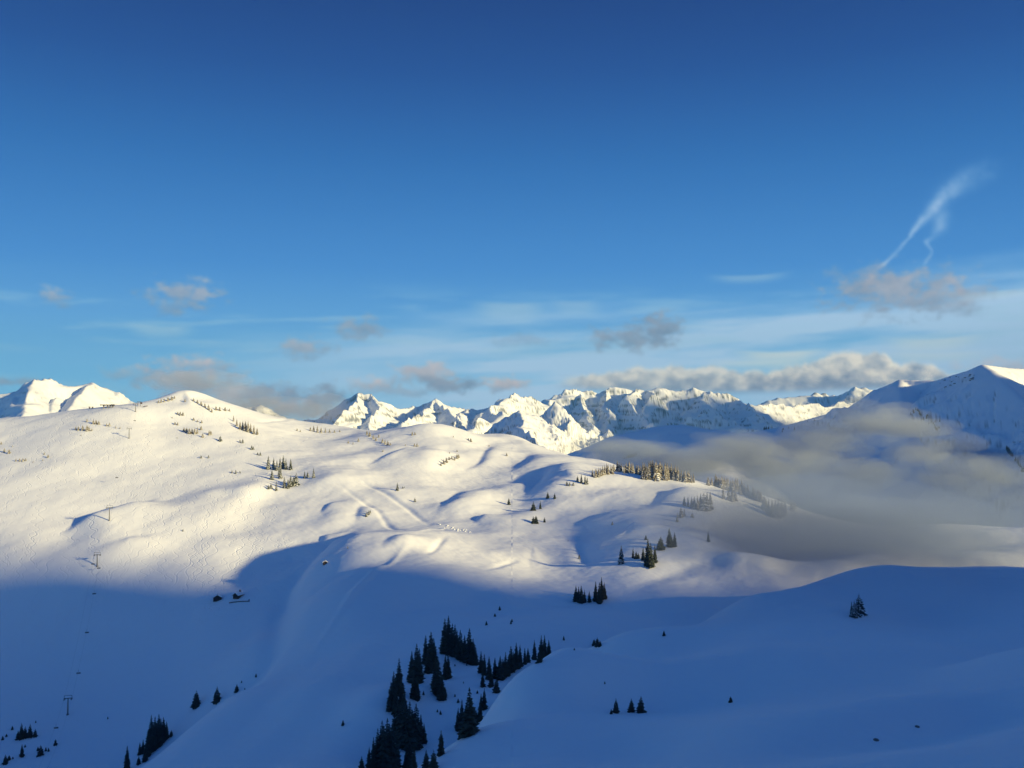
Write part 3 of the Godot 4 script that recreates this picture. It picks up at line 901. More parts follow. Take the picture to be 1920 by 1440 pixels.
func mist():
	var r := RandomNumberGenerator.new()
	r.seed = 41
	var bank := base("mist_bank", at(1750, 1000, 1500))
	tag(bank, "bank of grey valley mist between the hills at right, its top torn into wisps", "mist", "", "stuff")
	var thick := air(0.00045, Color(0.72, 0.82, 1.0))  # blue tint stands in for skylight scattered repeatedly inside the mist
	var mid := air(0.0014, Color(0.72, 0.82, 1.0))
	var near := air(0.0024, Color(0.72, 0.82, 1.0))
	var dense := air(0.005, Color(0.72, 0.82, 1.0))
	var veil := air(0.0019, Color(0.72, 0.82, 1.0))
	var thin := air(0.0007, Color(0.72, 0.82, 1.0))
	# px, py, distance, half sizes, density
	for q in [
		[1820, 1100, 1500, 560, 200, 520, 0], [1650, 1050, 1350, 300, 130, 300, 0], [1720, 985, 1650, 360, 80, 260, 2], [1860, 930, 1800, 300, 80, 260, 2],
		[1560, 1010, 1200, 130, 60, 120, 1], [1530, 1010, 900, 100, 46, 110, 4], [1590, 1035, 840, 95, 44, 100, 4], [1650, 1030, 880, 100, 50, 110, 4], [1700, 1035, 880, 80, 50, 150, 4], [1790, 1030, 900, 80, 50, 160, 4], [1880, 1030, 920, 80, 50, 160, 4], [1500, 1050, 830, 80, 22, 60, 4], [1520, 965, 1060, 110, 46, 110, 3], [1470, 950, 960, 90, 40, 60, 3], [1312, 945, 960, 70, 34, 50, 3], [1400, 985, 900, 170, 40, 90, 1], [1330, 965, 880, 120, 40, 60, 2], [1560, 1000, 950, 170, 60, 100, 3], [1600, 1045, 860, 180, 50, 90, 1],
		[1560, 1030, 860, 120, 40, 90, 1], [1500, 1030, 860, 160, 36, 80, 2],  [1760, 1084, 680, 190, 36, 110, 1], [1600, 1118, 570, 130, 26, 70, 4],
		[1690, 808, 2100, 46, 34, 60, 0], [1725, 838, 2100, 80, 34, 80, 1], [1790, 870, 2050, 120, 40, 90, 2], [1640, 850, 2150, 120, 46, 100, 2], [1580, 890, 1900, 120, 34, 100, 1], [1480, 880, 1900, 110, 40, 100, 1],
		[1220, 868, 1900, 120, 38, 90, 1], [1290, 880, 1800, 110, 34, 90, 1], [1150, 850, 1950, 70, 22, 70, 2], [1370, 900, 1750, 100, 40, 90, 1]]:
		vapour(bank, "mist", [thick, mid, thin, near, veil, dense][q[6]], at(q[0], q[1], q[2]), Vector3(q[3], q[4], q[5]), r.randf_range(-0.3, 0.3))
	var torn := air(0.0042, Color(0.86, 0.92, 1.0))
	for q in [[1130, 852], [1180, 852], [1240, 862], [1300, 868], [1335, 836], [1390, 846], [1450, 856], [1500, 870], [1530, 810], [1560, 835], [1600, 795], [1645, 775], [1690, 794], [1740, 822], [1800, 842], [1860, 872], [1900, 905], [1420, 890], [1620, 880], [1760, 900]]:
		for k in 6:
			var d := r.randf_range(1650, 2200)
			var s := r.randf_range(14, 48)
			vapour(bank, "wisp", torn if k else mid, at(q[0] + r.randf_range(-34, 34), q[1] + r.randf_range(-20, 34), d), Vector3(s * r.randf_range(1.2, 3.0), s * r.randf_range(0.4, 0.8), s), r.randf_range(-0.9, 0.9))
	var cloud := base("cloud_bank", at(1300, 710, 9300))
	tag(cloud, "long grey cloud bank with a lit top resting on the great wall", "cloud", "", "stuff")
	var cm := air(0.00012)
	for k in 16:
		var px := 1070.0 + k * 27.0 + r.randf_range(-10, 10)
		vapour(cloud, "puff", cm, at(px, 712.0 + r.randf_range(-5, 4), 9300.0 + r.randf_range(-200, 100)), Vector3(r.randf_range(150, 300), r.randf_range(50, 95), 220), r.randf_range(-0.2, 0.2))
	for q in [[1540, 700, 300, 110], [1600, 688, 330, 170], [1560, 708, 380, 90], [1650, 702, 300, 100], [1700, 705, 260, 80], [1480, 708, 260, 80]]:
		vapour(cloud, "puff", cm, at(q[0], q[1], 9000), Vector3(q[2], q[3], 240))
	var low := base("cloud_bank", at(500, 765, 2700))
	tag(low, "thin grey cloud drifting behind the sunlit hilltop", "cloud", "", "stuff")
	for q in [[430, 745, 150, 44], [470, 768, 120, 34], [520, 768, 130, 40], [575, 778, 120, 36], [610, 762, 70, 40], [390, 712, 130, 26], [340, 715, 110, 30]]:
		vapour(low, "puff", air(0.0015), at(q[0], q[1], 2700), Vector3(q[2], q[3], 110))

# ------------------------------------------------------------------ trees
var crowns := []     # 6 slim, 3 broad
var snows := []
var trunks := []

func build_crown(seed_: int, radius: float, whorls: int) -> Array:
	var r := RandomNumberGenerator.new()
	r.seed = seed_
	var st := st_new()
	var sn := st_new()
	for k in whorls:
		var t := float(k) / (whorls - 1)
		var h := lerpf(0.05, 0.965, pow(t, 0.92))
		var reach := radius * pow(1.0 - t, 0.82) * r.randf_range(0.86, 1.1) + 0.012
		if k == 0: reach *= 0.75
		var n := int(lerpf(9.0, 4.0, t))
		var turn := r.randf() * TAU
		for b in n:
			var a := turn + TAU * b / n + r.randf_range(-0.25, 0.25)
			var l := reach * r.randf_range(0.72, 1.15)
			var out := Vector3(cos(a), 0, sin(a))
			var side := Vector3(-out.z, 0, out.x)
			var y := h + r.randf_range(-0.012, 0.012)
			var droop := l * r.randf_range(0.35, 0.75) * (1.0 - 0.6 * t)
			var root := Vector3(0, y + 0.012, 0)
			var mid := out * l * 0.55 + Vector3(0, y - droop * 0.35, 0)
			var tip := out * l + Vector3(0, y - droop, 0)
			var w := l * r.randf_range(0.26, 0.4) + 0.006
			var lm := mid + side * w - Vector3(0, w * 0.55, 0)
			var rm := mid - side * w - Vector3(0, w * 0.55, 0)
			tri(st, root, mid, lm); tri(st, root, rm, mid); tri(st, mid, tip, lm); tri(st, mid, rm, tip)
			var hang := mid - Vector3(0, w * 1.3 + 0.01, 0)
			tri(st, root, hang, mid); tri(st, mid, hang, tip)
			if r.randf() < 0.72:
				var up := Vector3(0, 0.006, 0)
				var c := (root + mid + tip) / 3.0
				tri(sn, root.lerp(c, 0.5) + up, mid + up, lm.lerp(c, 0.3) + up); tri(sn, root.lerp(c, 0.5) + up, rm.lerp(c, 0.3) + up, mid + up)
				tri(sn, mid + up, tip.lerp(c, 0.12) + up, lm.lerp(c, 0.3) + up); tri(sn, mid + up, rm.lerp(c, 0.3) + up, tip.lerp(c, 0.12) + up)
	tri(st, Vector3(0, 1, 0), Vector3(0.012, 0.93, 0), Vector3(-0.008, 0.93, 0.009)); tri(st, Vector3(0, 1, 0), Vector3(-0.008, 0.93, -0.009), Vector3(0.012, 0.93, 0))
	var tr := st_new()
	tube(tr, Vector3(0, -0.06, 0), Vector3(0, 0.95, 0), 0.016 + radius * 0.03, 0.002, 6)
	return [done(st), done(sn), done(tr)]

const ORDINALS := ["first", "second", "third", "fourth", "fifth", "sixth", "seventh", "eighth", "ninth", "tenth", "eleventh", "twelfth", "thirteenth", "fourteenth", "fifteenth", "sixteenth", "seventeenth", "eighteenth", "nineteenth"]
const TENS := ["", "", "twenty", "thirty", "forty", "fifty", "sixty"]

func ordinal(i: int) -> String:   # from 0
	if i < 19: return ORDINALS[i]
	var n := i + 1
	if n % 10 == 0: return ["", "", "twentieth", "thirtieth", "fortieth", "fiftieth", "sixtieth"][n / 10]
	return TENS[n / 10] + "-" + ORDINALS[n % 10 - 1]

var protos := {}

func tree(called: String, variant: int, style: int, p: Vector3, tall: float, turn: float, plump: float) -> Node3D:
	var key := "%s %d %d" % [called, variant, style]
	var o: Node3D
	if protos.has(key):
		o = protos[key].duplicate()
		o.name = numbered(called)
		add_child(o)
	else:
		o = base(called, p)
		part("trunk", trunks[variant], M.bark, o)
		part("crown", crowns[variant], [M.needles, M.needles, M.frosted][style], o)
		if style > 0: tag(part("snow_load", snows[variant], M.snow_load, o), "", "", "", "stuff")
		protos[key] = o
	o.position = p - Vector3(0, 0.02 * tall, 0)
	o.rotation.y = turn
	o.scale = Vector3(tall * plump, tall, tall * plump)
	return o

# where: words that finish a label; flat list of px, py of the foot, height in photograph pixels
func stand(list: Array, where: String, group: String, style: int, broad: float, ground := {}):
	var g: Dictionary = land if ground.is_empty() else ground
	var all := []
	for k in range(0, list.size(), 3):
		all.append([float(list[k]), float(list[k + 1]), float(list[k + 2])])
	all.sort_custom(func(a, b): return a[0] < b[0] or a[0] == b[0] and a[1] < b[1])
	var most := 0.0
	for q in all: most = maxf(most, q[2])
	for i in all.size():
		var q: Array = all[i]
		var p := hit(g, q[0], q[1])
		var tall := maxf(1.2, q[2] * -p.z / F)
		var small := tall < 8.6
		var wide_ := rng.randf() < broad or small
		var variant := rng.randi_range(6, 8) if wide_ else rng.randi_range(0, 5)
		var o := tree("shrub" if small else "spruce_tree", variant, style, p, tall, rng.randf() * TAU, rng.randf_range(0.88, 1.18) * (1.25 if small else 1.22 if style == 0 else 1.15))
		var look: String = ["dark", "snow-dusted", "frosted"][style]
		var kind := "shrub" if small else "spruce"
		var label: String
		if all.size() == 1:
			label = "%s %s %s" % [look, kind, where]
		else:
			var size: String = "" if q[2] < most * 0.999 else "tall "
			label = "%s%s %s, %s from the left %s" % [size, look, kind, ordinal(i), where]
		tag(o, label, "shrub" if small else "tree", group if all.size() > 1 else "")

func belt(x0: float, y0: float, h0: float, x1: float, y1: float, h1: float, n: int, deep: float) -> Array:
	var out := []
	for i in n:
		var t := (i + rng.randf_range(0.2, 0.8)) / n
		out.append_array([lerpf(x0, x1, t), lerpf(y0, y1, t) - rng.randf() * deep, lerpf(h0, h1, t) * rng.randf_range(0.95, 1.3)])
	return out

func trees():
	for k in 6:
		var c := build_crown(100 + k, [0.15, 0.17, 0.14, 0.19, 0.165, 0.18][k], [22, 20, 24, 19, 21, 20][k])
		crowns.append(c[0]); snows.append(c[1]); trunks.append(c[2])
	for k in 3:
		var c := build_crown(200 + k, [0.25, 0.29, 0.32][k], [15, 13, 12][k])
		crowns.append(c[0]); snows.append(c[1]); trunks.append(c[2])
	# the dark wood in the ravine
	stand([834, 1224, 66, 841, 1226, 73, 848, 1228, 60, 853, 1230, 60, 863, 1236, 56, 871, 1240, 50, 880, 1243, 66, 887, 1246, 50, 892, 1247, 35, 857, 1233, 52], "in the topmost row of the dark ravine wood", "spruces of the dark ravine wood", 0, 0.0)
	stand([748, 1302, 69, 738, 1318, 60, 733, 1332, 55, 742, 1338, 52, 752, 1330, 50, 781, 1280, 74, 772, 1275, 55, 786, 1270, 55, 776, 1310, 50, 782, 1312, 45, 758, 1345, 50], "on the left flank of the dark ravine wood", "spruces of the dark ravine wood", 0, 0.0)
	stand([798, 1245, 55, 808, 1248, 65, 813, 1255, 60, 803, 1262, 42, 817, 1290, 55, 822, 1302, 65, 828, 1312, 50, 835, 1274, 48, 840, 1272, 45, 834, 1305, 18], "in the middle clump of the ravine wood", "spruces of the dark ravine wood", 0, 0.0)
	stand([902, 1262, 42, 908, 1266, 40, 917, 1274, 44, 928, 1272, 40, 938, 1274, 45, 948, 1268, 46, 958, 1260, 50, 968, 1254, 50, 975, 1250, 42, 984, 1246, 32, 990, 1242, 28, 1002, 1237, 38, 1015, 1234, 44, 1021, 1232, 42, 1029, 1227, 28, 1012, 1242, 22, 905, 1288, 30, 921, 1287, 22, 931, 1298, 28, 943, 1270, 36, 963, 1256, 36, 953, 1264, 34], "in the row behind the foreground edge", "spruces along the foreground edge", 0, 0.0)
	stand([716, 1440, 90, 726, 1442, 96, 735, 1445, 90, 708, 1440, 75, 700, 1440, 58, 692, 1440, 40, 743, 1440, 60, 678, 1445, 28, 720, 1444, 84, 730, 1436, 80], "in the big clump at the bottom edge", "spruces at the bottom edge", 0, 0.0)
	stand([768, 1406, 92, 780, 1400, 82, 752, 1392, 80, 760, 1400, 86, 745, 1385, 75, 789, 1391, 52, 795, 1393, 38, 773, 1404, 74], "in the dense clump above the bottom edge", "spruces of the dark ravine wood", 0, 0.0)
	stand([768, 1444, 60, 762, 1444, 42, 776, 1444, 46, 799, 1441, 36, 813, 1441, 36, 827, 1416, 48], "among the last trees of the ravine", "spruces of the dark ravine wood", 0, 0.0)
	stand([859, 1370, 44, 866, 1365, 54, 880, 1378, 90, 875, 1380, 52, 908, 1330, 40, 902, 1332, 32, 892, 1355, 26, 900, 1352, 36, 862, 1386, 14], "beside the snow edge in the ravine", "spruces beside the snow edge", 0, 0.0)
	stand([790, 1280, 6, 794, 1303, 9, 820, 1335, 6, 826, 1339, 8, 853, 1306, 6, 859, 1317, 8, 869, 1281, 4, 895, 1300, 7, 853, 1249, 5, 875, 1248, 5, 956, 1267, 5], "in the clearing of the ravine wood", "young trees in the ravine clearing", 0, 0.5)
	# bottom left
	stand([290, 1405, 62, 283, 1400, 60, 297, 1400, 62, 306, 1390, 46, 312, 1386, 34, 277, 1418, 48, 262, 1415, 24, 268, 1413, 27, 321, 1381, 13, 272, 1428, 30, 260, 1433, 16, 287, 1408, 54, 301, 1396, 50], "in the dark clump on the lower left gully", "spruces in the lower left gully", 0, 0.0)
	stand([238, 1446, 48], "with pointed top at the bottom edge by the gully", "", 0, 0.0)
	stand([368, 1325, 32, 407, 1316, 30], "of two stout trees above the lower left gully", "pair above the gully", 0, 1.0)
	stand([444, 1297, 15, 453, 1280, 5, 480, 1269, 7, 459, 1293, 4, 202, 1348, 5, 104, 1397, 12], "scattered on the lower left slope", "scattered small trees lower left", 0, 0.3)
	stand([40, 1386, 31, 34, 1386, 18, 47, 1383, 22, 56, 1382, 26, 66, 1381, 15, 23, 1368, 8, 12, 1381, 6, 5, 1387, 8, 67, 1355, 5, 41, 1419, 24, 47, 1401, 6, 76, 1416, 20, 71, 1408, 9, 86, 1408, 8, 91, 1409, 8, 10, 1432, 18, 17, 1425, 10, 24, 1423, 5], "in the loose group at the bottom left corner", "trees at the bottom left corner", 0, 0.3)
	stand([643, 1360, 11], "standing alone on the shaded slope left of the ravine wood", "", 0, 1.0)
	# sunlit clump on the ski slope
	stand([503, 880, 27, 513, 880, 23, 525, 880, 24, 531, 878, 26, 536, 880, 22, 545, 881, 22, 510, 899, 20, 526, 897, 22, 523, 893, 18, 518, 920, 18, 533, 915, 22, 545, 913, 24, 555, 910, 25, 508, 916, 11, 503, 917, 9, 550, 912, 20, 571, 897, 15, 577, 895, 12, 588, 896, 20, 519, 882, 20, 540, 916, 20], "in the clump on the bright ski slope", "clump on the bright ski slope", 1, 0.15)
	stand([142, 806, 8, 147, 807, 9, 155, 807, 11, 163, 808, 13, 167, 808, 10, 172, 808, 6, 163, 791, 7, 175, 795, 10, 180, 795, 9, 185, 796, 8, 200, 799, 7, 205, 799, 8, 217, 803, 5, 225, 804, 5, 152, 817, 3], "in the patch left of the upper lift pylon", "patch left of the upper pylon", 2, 0.6)
	stand([2, 833, 6, 8, 848, 9, 17, 850, 9, 23, 838, 4, 30, 865, 6, 37, 865, 7, 43, 865, 7, 48, 864, 6, 83, 852, 5, 90, 858, 7, 80, 864, 4, 62, 867, 3], "near the left edge of the sunlit slope", "bushes near the left edge", 2, 0.8)
	stand([297, 756, 7, 302, 755, 9, 308, 754, 8, 315, 752, 9, 322, 750, 9, 327, 747, 6, 347, 753, 7, 363, 752, 7, 370, 756, 8, 377, 760, 9, 384, 764, 10, 391, 768, 11, 397, 773, 9, 405, 769, 9, 412, 770, 9, 422, 770, 8, 430, 771, 6], "around the rounded hilltop", "bushes around the hilltop", 2, 0.6)
	stand([333, 777, 6, 338, 779, 9, 343, 779, 8, 328, 796, 6, 333, 797, 7, 323, 784, 3, 363, 788, 6, 370, 791, 5, 378, 793, 6, 345, 809, 9, 350, 811, 11, 355, 813, 12, 360, 813, 12, 365, 814, 13, 370, 813, 14, 377, 806, 9, 380, 820, 9, 392, 816, 11, 395, 815, 9], "on the slope below the hilltop", "trees below the hilltop", 2, 0.3)
	stand([413, 827, 11, 450, 830, 7, 455, 831, 9, 472, 843, 9, 475, 843, 7, 483, 853, 6, 488, 854, 8, 377, 859, 6, 391, 859, 7, 435, 887, 6, 442, 888, 8, 450, 887, 5, 332, 822, 3, 343, 996, 5], "of the stragglers above the bright clump", "stragglers on the bright slope", 1, 0.5)
	stand([438, 790, 12, 444, 799, 15, 450, 805, 16, 455, 806, 18, 460, 808, 20, 465, 810, 22, 470, 810, 18, 476, 814, 18, 482, 815, 14], "in the frosted grove right of the hilltop", "frosted grove right of the hilltop", 2, 0.1)
	stand([557, 808, 6, 563, 810, 5, 582, 808, 9, 588, 809, 12, 595, 811, 14, 602, 812, 12, 610, 811, 10, 618, 811, 8, 627, 811, 6, 637, 810, 5], "in the row along the saddle", "row along the saddle", 2, 0.3)
	stand([653, 831, 6, 672, 828, 8, 662, 833, 5, 688, 816, 10, 693, 818, 10, 700, 823, 9, 705, 826, 9, 710, 820, 7, 717, 830, 9, 722, 833, 10, 727, 835, 10, 732, 835, 6, 718, 847, 5, 760, 836, 4, 777, 837, 7, 782, 837, 7, 773, 816, 8, 778, 815, 6], "between the saddle and the round knoll", "trees between saddle and knoll", 2, 0.3)
	stand([827, 873, 8, 832, 870, 10, 837, 867, 10, 842, 862, 7, 847, 861, 7, 852, 863, 8, 857, 860, 10, 860, 858, 8, 857, 847, 5, 843, 850, 4, 878, 825, 5, 883, 828, 8, 917, 837, 4, 950, 855, 7, 850, 820, 4], "below the round knoll", "trees below the round knoll", 2, 0.3)
	stand([745, 920, 16, 755, 916, 5, 758, 915, 4, 778, 941, 9], "beside the groomed piste", "trees beside the piste", 1, 0.4)
	stand([687, 968, 10, 691, 965, 9, 694, 962, 7, 652, 1028, 5], "on the drift left of the piste", "trees on the drift", 1, 0.4)
	stand([954, 946, 14, 1000, 957, 18, 1013, 954, 15, 1027, 934, 13, 1040, 935, 11, 1000, 981, 14, 1005, 981, 16, 1021, 979, 10], "of the scattered spruces on the middle hillside", "scattered spruces on the middle hillside", 0, 0.7)
	stand([1063, 910, 9, 1068, 911, 8, 1075, 910, 7, 1083, 903, 12, 1090, 906, 18, 1097, 908, 18, 1101, 908, 15], "in the small grove left of the ridge forest", "grove left of the ridge forest", 1, 0.2)
	stand([1086, 1048, 10, 1065, 1015, 3, 1148, 984, 8], "alone on the rolling middle snowfield", "lone trees on the middle snowfield", 1, 1.0)
	# the forest on the ridge
	stand(belt(1110, 897, 15, 1150, 890, 18, 11, 4), "in the left tip of the ridge forest", "ridge forest", 2, 0.1)
	stand(belt(1150, 886, 17, 1212, 892, 20, 14, 3), "in the skyline row of the ridge forest", "ridge forest", 2, 0.1)
	stand(belt(1204, 899, 28, 1248, 901, 30, 12, 3), "in the tall front of the ridge forest", "ridge forest", 2, 0.1)
	stand(belt(1246, 900, 28, 1302, 907, 15, 15, 4), "in the tail of the ridge forest", "ridge forest", 2, 0.1)
	stand(belt(1324, 910, 15, 1336, 911, 14, 3, 1) + belt(1340, 911, 20, 1392, 928, 22, 15, 4), "in the second ridge wood at the mist", "second ridge wood", 2, 0.1)
	stand(belt(1392, 929, 20, 1430, 944, 20, 9, 4), "fading into mist behind the second ridge wood", "second ridge wood", 2, 0.1)
	stand([1356, 935, 22, 1366, 938, 28, 1373, 940, 30, 1379, 939, 26], "of four in front of the second ridge wood", "four before the second ridge wood", 2, 0.1)
	stand([1283, 948, 18, 1290, 950, 20, 1297, 952, 22, 1302, 954, 24, 1308, 956, 28, 1314, 955, 30, 1320, 956, 34, 1326, 957, 36, 1332, 955, 34, 1270, 978, 18, 1277, 970, 20, 1283, 968, 16, 1298, 970, 10], "in the misty grove below the ridge", "misty grove below the ridge", 2, 0.2)
	stand([1433, 955, 28, 1441, 965, 30, 1448, 970, 34, 1454, 971, 36, 1460, 970, 38, 1466, 968, 34, 1472, 965, 28, 1484, 957, 20, 1490, 954, 18], "in the rounded grove drowned in mist", "grove drowned in mist", 2, 0.2)
	stand([1165, 1057, 36], "standing left of the dark spruce group at mid slope", "", 1, 0.0)
	stand([1187, 1046, 20, 1193, 1047, 14, 1197, 1047, 11, 1211, 1012, 10, 1206, 1050, 26, 1215, 1060, 52, 1220, 1063, 46, 1228, 1055, 34, 1239, 1030, 26, 1255, 1025, 36, 1259, 1026, 24, 1265, 1025, 28], "in the dark group at mid slope", "dark group at mid slope", 0, 0.25)
	stand([1328, 1016, 20], "alone below the mist bank", "", 0, 0.0)
	stand([1080, 1127, 30, 1085, 1129, 30, 1090, 1131, 34, 1096, 1129, 24, 1105, 1129, 22, 1117, 1127, 38, 1124, 1131, 40, 1128, 1125, 44, 1133, 1123, 32], "in the two dark clumps above the valley hollow", "clumps above the valley hollow", 0, 0.0)
	stand([937, 1144, 9, 928, 1156, 7, 912, 1172, 9, 958, 1170, 8, 960, 1166, 7, 1057, 1200, 9], "on the slope above the ravine wood", "small trees above the ravine wood", 0, 0.6)
	stand([1114, 1211, 14, 1120, 1212, 18, 1125, 1212, 12, 1077, 1219, 5], "just behind the foreground snow crest", "behind the foreground crest", 0, 0.5)
	stand([1245, 1192, 11], "alone on the foreground snow crest", "", 0, 1.0)
	stand([1155, 1337, 29, 1146, 1339, 11, 1184, 1335, 26, 1202, 1336, 32, 1179, 1336, 8], "in the group on the near snow slope", "group on the near snow slope", 0, 0.2)
	stand([1134, 1282, 5], "tiny on the near slope left of the foreground group", "", 0, 0.5)
	stand([1370, 1317, 12], "small and alone on the near snow slope at right", "", 0, 1.0)
	stand([1597, 1157, 30, 1602, 1158, 33, 1611, 1152, 40, 1606, 1156, 28], "in the misty tuft on the right foreground slope", "misty tuft on the right slope", 1, 0.3)
	# far slopes
	var specks := []
	for k in 26:
		var t := rng.randf()
		specks.append_array([1708 + 60 * t + rng.randf_range(-5, 5), 772 + 30 * t + rng.randf_range(-8, 8), rng.randf_range(3, 8)])
	stand(specks, "on the far mountain face", "bushes on the far mountain face", 0, 0.0, right_face)
	var edge := []
	for k in 30:
		var t := rng.randf()
		edge.append_array([1886 + 40 * t, 842 + 44 * t + rng.randf_range(-4, 14) * t, rng.randf_range(6, 12)])
	stand(edge, "on the far slope at the right edge", "wood at the right edge", 0, 0.0, right_face)
	stand(belt(1170, 862, 6, 1195, 856, 8, 8, 3), "on the blue hill above the ridge forest", "bushes on the blue hill", 0, 0.3, mid_face)
	var more := []
	for q in [[1465, 812], [1470, 806], [1478, 802], [1490, 806], [1498, 803], [1440, 836], [1433, 797], [1437, 796], [1441, 795], [1515, 797], [1522, 794], [1526, 792], [1545, 828], [1600, 840]]:
		more.append_array([q[0] + rng.randf_range(-2, 2), q[1] + rng.randf_range(-2, 2), rng.randf_range(4, 8)])
	stand(more, "on the shaded shoulder before the right mountain", "bushes on the shaded shoulder", 0, 0.4, mid_face)
	# rocks
	boulders()

func rock_mesh(seed_: int) -> ArrayMesh:
	var r := RandomNumberGenerator.new()
	r.seed = seed_
	var st := st_new()
	var ring := []
	for k in 3:
		var row := []
		for i in 7:
			var a := TAU * i / 7 + r.randf_range(-0.2, 0.2)
			var d: float = [1.0, 0.85, 0.4][k] * r.randf_range(0.75, 1.15)
			row.append(Vector3(cos(a) * d, [-0.3, 0.35, 0.75][k] * r.randf_range(0.8, 1.2), sin(a) * d))
		ring.append(row)
	for k in 2:
		for i in 7:
			var j := (i + 1) % 7
			quad(st, ring[k][i], ring[k + 1][i], ring[k + 1][j], ring[k][j])
	for i in 7:
		tri(st, Vector3(0, 0.85, 0), ring[2][(i + 1) % 7], ring[2][i])
	return done(st)

func boulders():
	var meshes := [rock_mesh(1), rock_mesh(2), rock_mesh(3)]
	var crest := []
	for k in 22:
		var t := rng.randf()
		crest.append([1758 + 76 * t, 712 - 14 * t + rng.randf_range(0, 22) * (1.0 - 0.5 * t), rng.randf_range(1.2, 4.0)])
	crest.sort_custom(func(a, b): return a[0] < b[0])
	for i in crest.size():
		var q: Array = crest[i]
		var p := hit(right_face, q[0], q[1])
		var o := part("rock", meshes[i % 3], M.stone, self)
		var s: float = q[2] * -p.z / F
		o.position = p
		o.rotation.y = rng.randf() * TAU
		o.scale = Vector3(s, s * 0.5, s)
		tag(o, "dark rock, %s from the left along the crest of the right mountain" % ordinal(i), "rock", "rocks along the right crest")
	for q in [[1720, 1363, 5, "dark rock poking from the near snow, the right one of two"], [1643, 1388, 6, "dark rock poking from the near snow, the left one of two"]]:
		var p := hit(land, q[0], q[1])
		var o := part("rock", meshes[1], M.stone, self)
		var s: float = q[2] * -p.z / F
		o.position = p; o.scale = Vector3(s, s * 0.7, s)
		tag(o, q[3], "rock")
	# lumps of snow thrown up beside the piste
	var st := st_new()
	for k in 34:
		var t := rng.randf()
		var p := hit(land, 822 + 62 * t, 986 + 14 * t + rng.randf_range(-4, 2))
		var s := rng.randf_range(0.6, 1.6)
		st.append_from(meshes[k % 3], 0, Transform3D(Basis(Vector3.UP, rng.randf() * TAU).scaled(Vector3(s, s * 0.8, s)), p))
	st.generate_normals()
	var o := part("snow_debris", st.commit(), M.snow_load, self)
	tag(o, "lumps of broken snow beside the end of the piste", "snow", "", "stuff")

# ------------------------------------------------------------------ the chair lift
func pylon(p: Vector3, tall: float, turn: float, label: String) -> Node3D:
	var o := base("lift_pylon", p, turn)
	tag(o, label, "lift pylon", "pylons of the chair lift")
	var st := st_new()
	tube(st, Vector3(0, -1, 0), Vector3(0, tall - 1.2, 0), 0.62, 0.42, 12)
	part("mast", done(st), M.steel, o)
	st = st_new()
	tube(st, Vector3(0, -1, 0), Vector3(0, 0.5, 0), 1.1, 1.0, 10)
	part("footing", done(st), M.stone, o)
	st = st_new()
	box(st, Vector3(0, tall - 1.1, 0), Vector3(6.6, 0.55, 0.7))
	part("crossarm", done(st), M.steel, o)
	st = st_new()
	for s in [-1, 1]:
		box(st, Vector3(s * 2.9, tall + 0.1, 0), Vector3(0.25, 2.0, 0.25))
	box(st, Vector3(0, tall + 1.1, 0), Vector3(6.2, 0.28, 0.28))
	part("work_frame", done(st), M.steel, o)
	for s in [-1, 1]:
		st = st_new()
		box(st, Vector3(s * 3.0, tall - 1.7, 0), Vector3(0.5, 0.4, 4.6))
		var train := part("sheave_train", done(st), M.steel, o)
		st = st_new()
		for k in 6:
			var z := -2.0 + 0.8 * k
			tube(st, Vector3(s * 3.0 - 0.12, tall - 2.0, z), Vector3(s * 3.0 + 0.12, tall - 2.0, z), 0.3, 0.3, 10)
		part("sheave", done(st), M.rubber, train)
		st = st_new()
		box(st, Vector3(s * 2.3, tall - 1.95, 0), Vector3(0.6, 0.08, 4.6))
		part("catwalk", done(st), M.steel, o)
	st = st_new()
	for s in [-1, 1]:
		box(st, Vector3(s * 0.22, tall * 0.5, 0.75), Vector3(0.06, tall - 2.5, 0.06))
	part("ladder", done(st), M.steel, o)
	return o

func chair(p: Vector3, turn: float, label: String):
	var o := base("lift_chair", p, turn)
	tag(o, label, "chairlift chair", "chairs on the lift rope")
	var st := st_new()
	tube(st, Vector3.ZERO, Vector3(0, -2.4, 0.25), 0.07, 0.07, 6)
	box(st, Vector3(0, -2.4, 0.25), Vector3(3.2, 0.12, 0.12))
	part("hanger", done(st), M.steel, o)
	st = st_new()
	box(st, Vector3(0, -3.5, -0.2), Vector3(3.3, 0.16, 0.6))
	part("seat", done(st), M.rubber, o)
	st = st_new()
	box(st, Vector3(0, -3.05, 0.15), Vector3(3.3, 0.7, 0.12))
	part("backrest", done(st), M.rubber, o)
	st = st_new()
	for s in [-1, 1]:
		tube(st, Vector3(s * 1.6, -2.4, 0.25), Vector3(s * 1.6, -3.5, 0.0), 0.05, 0.05, 6)
	part("side_frame", done(st), M.steel, o)

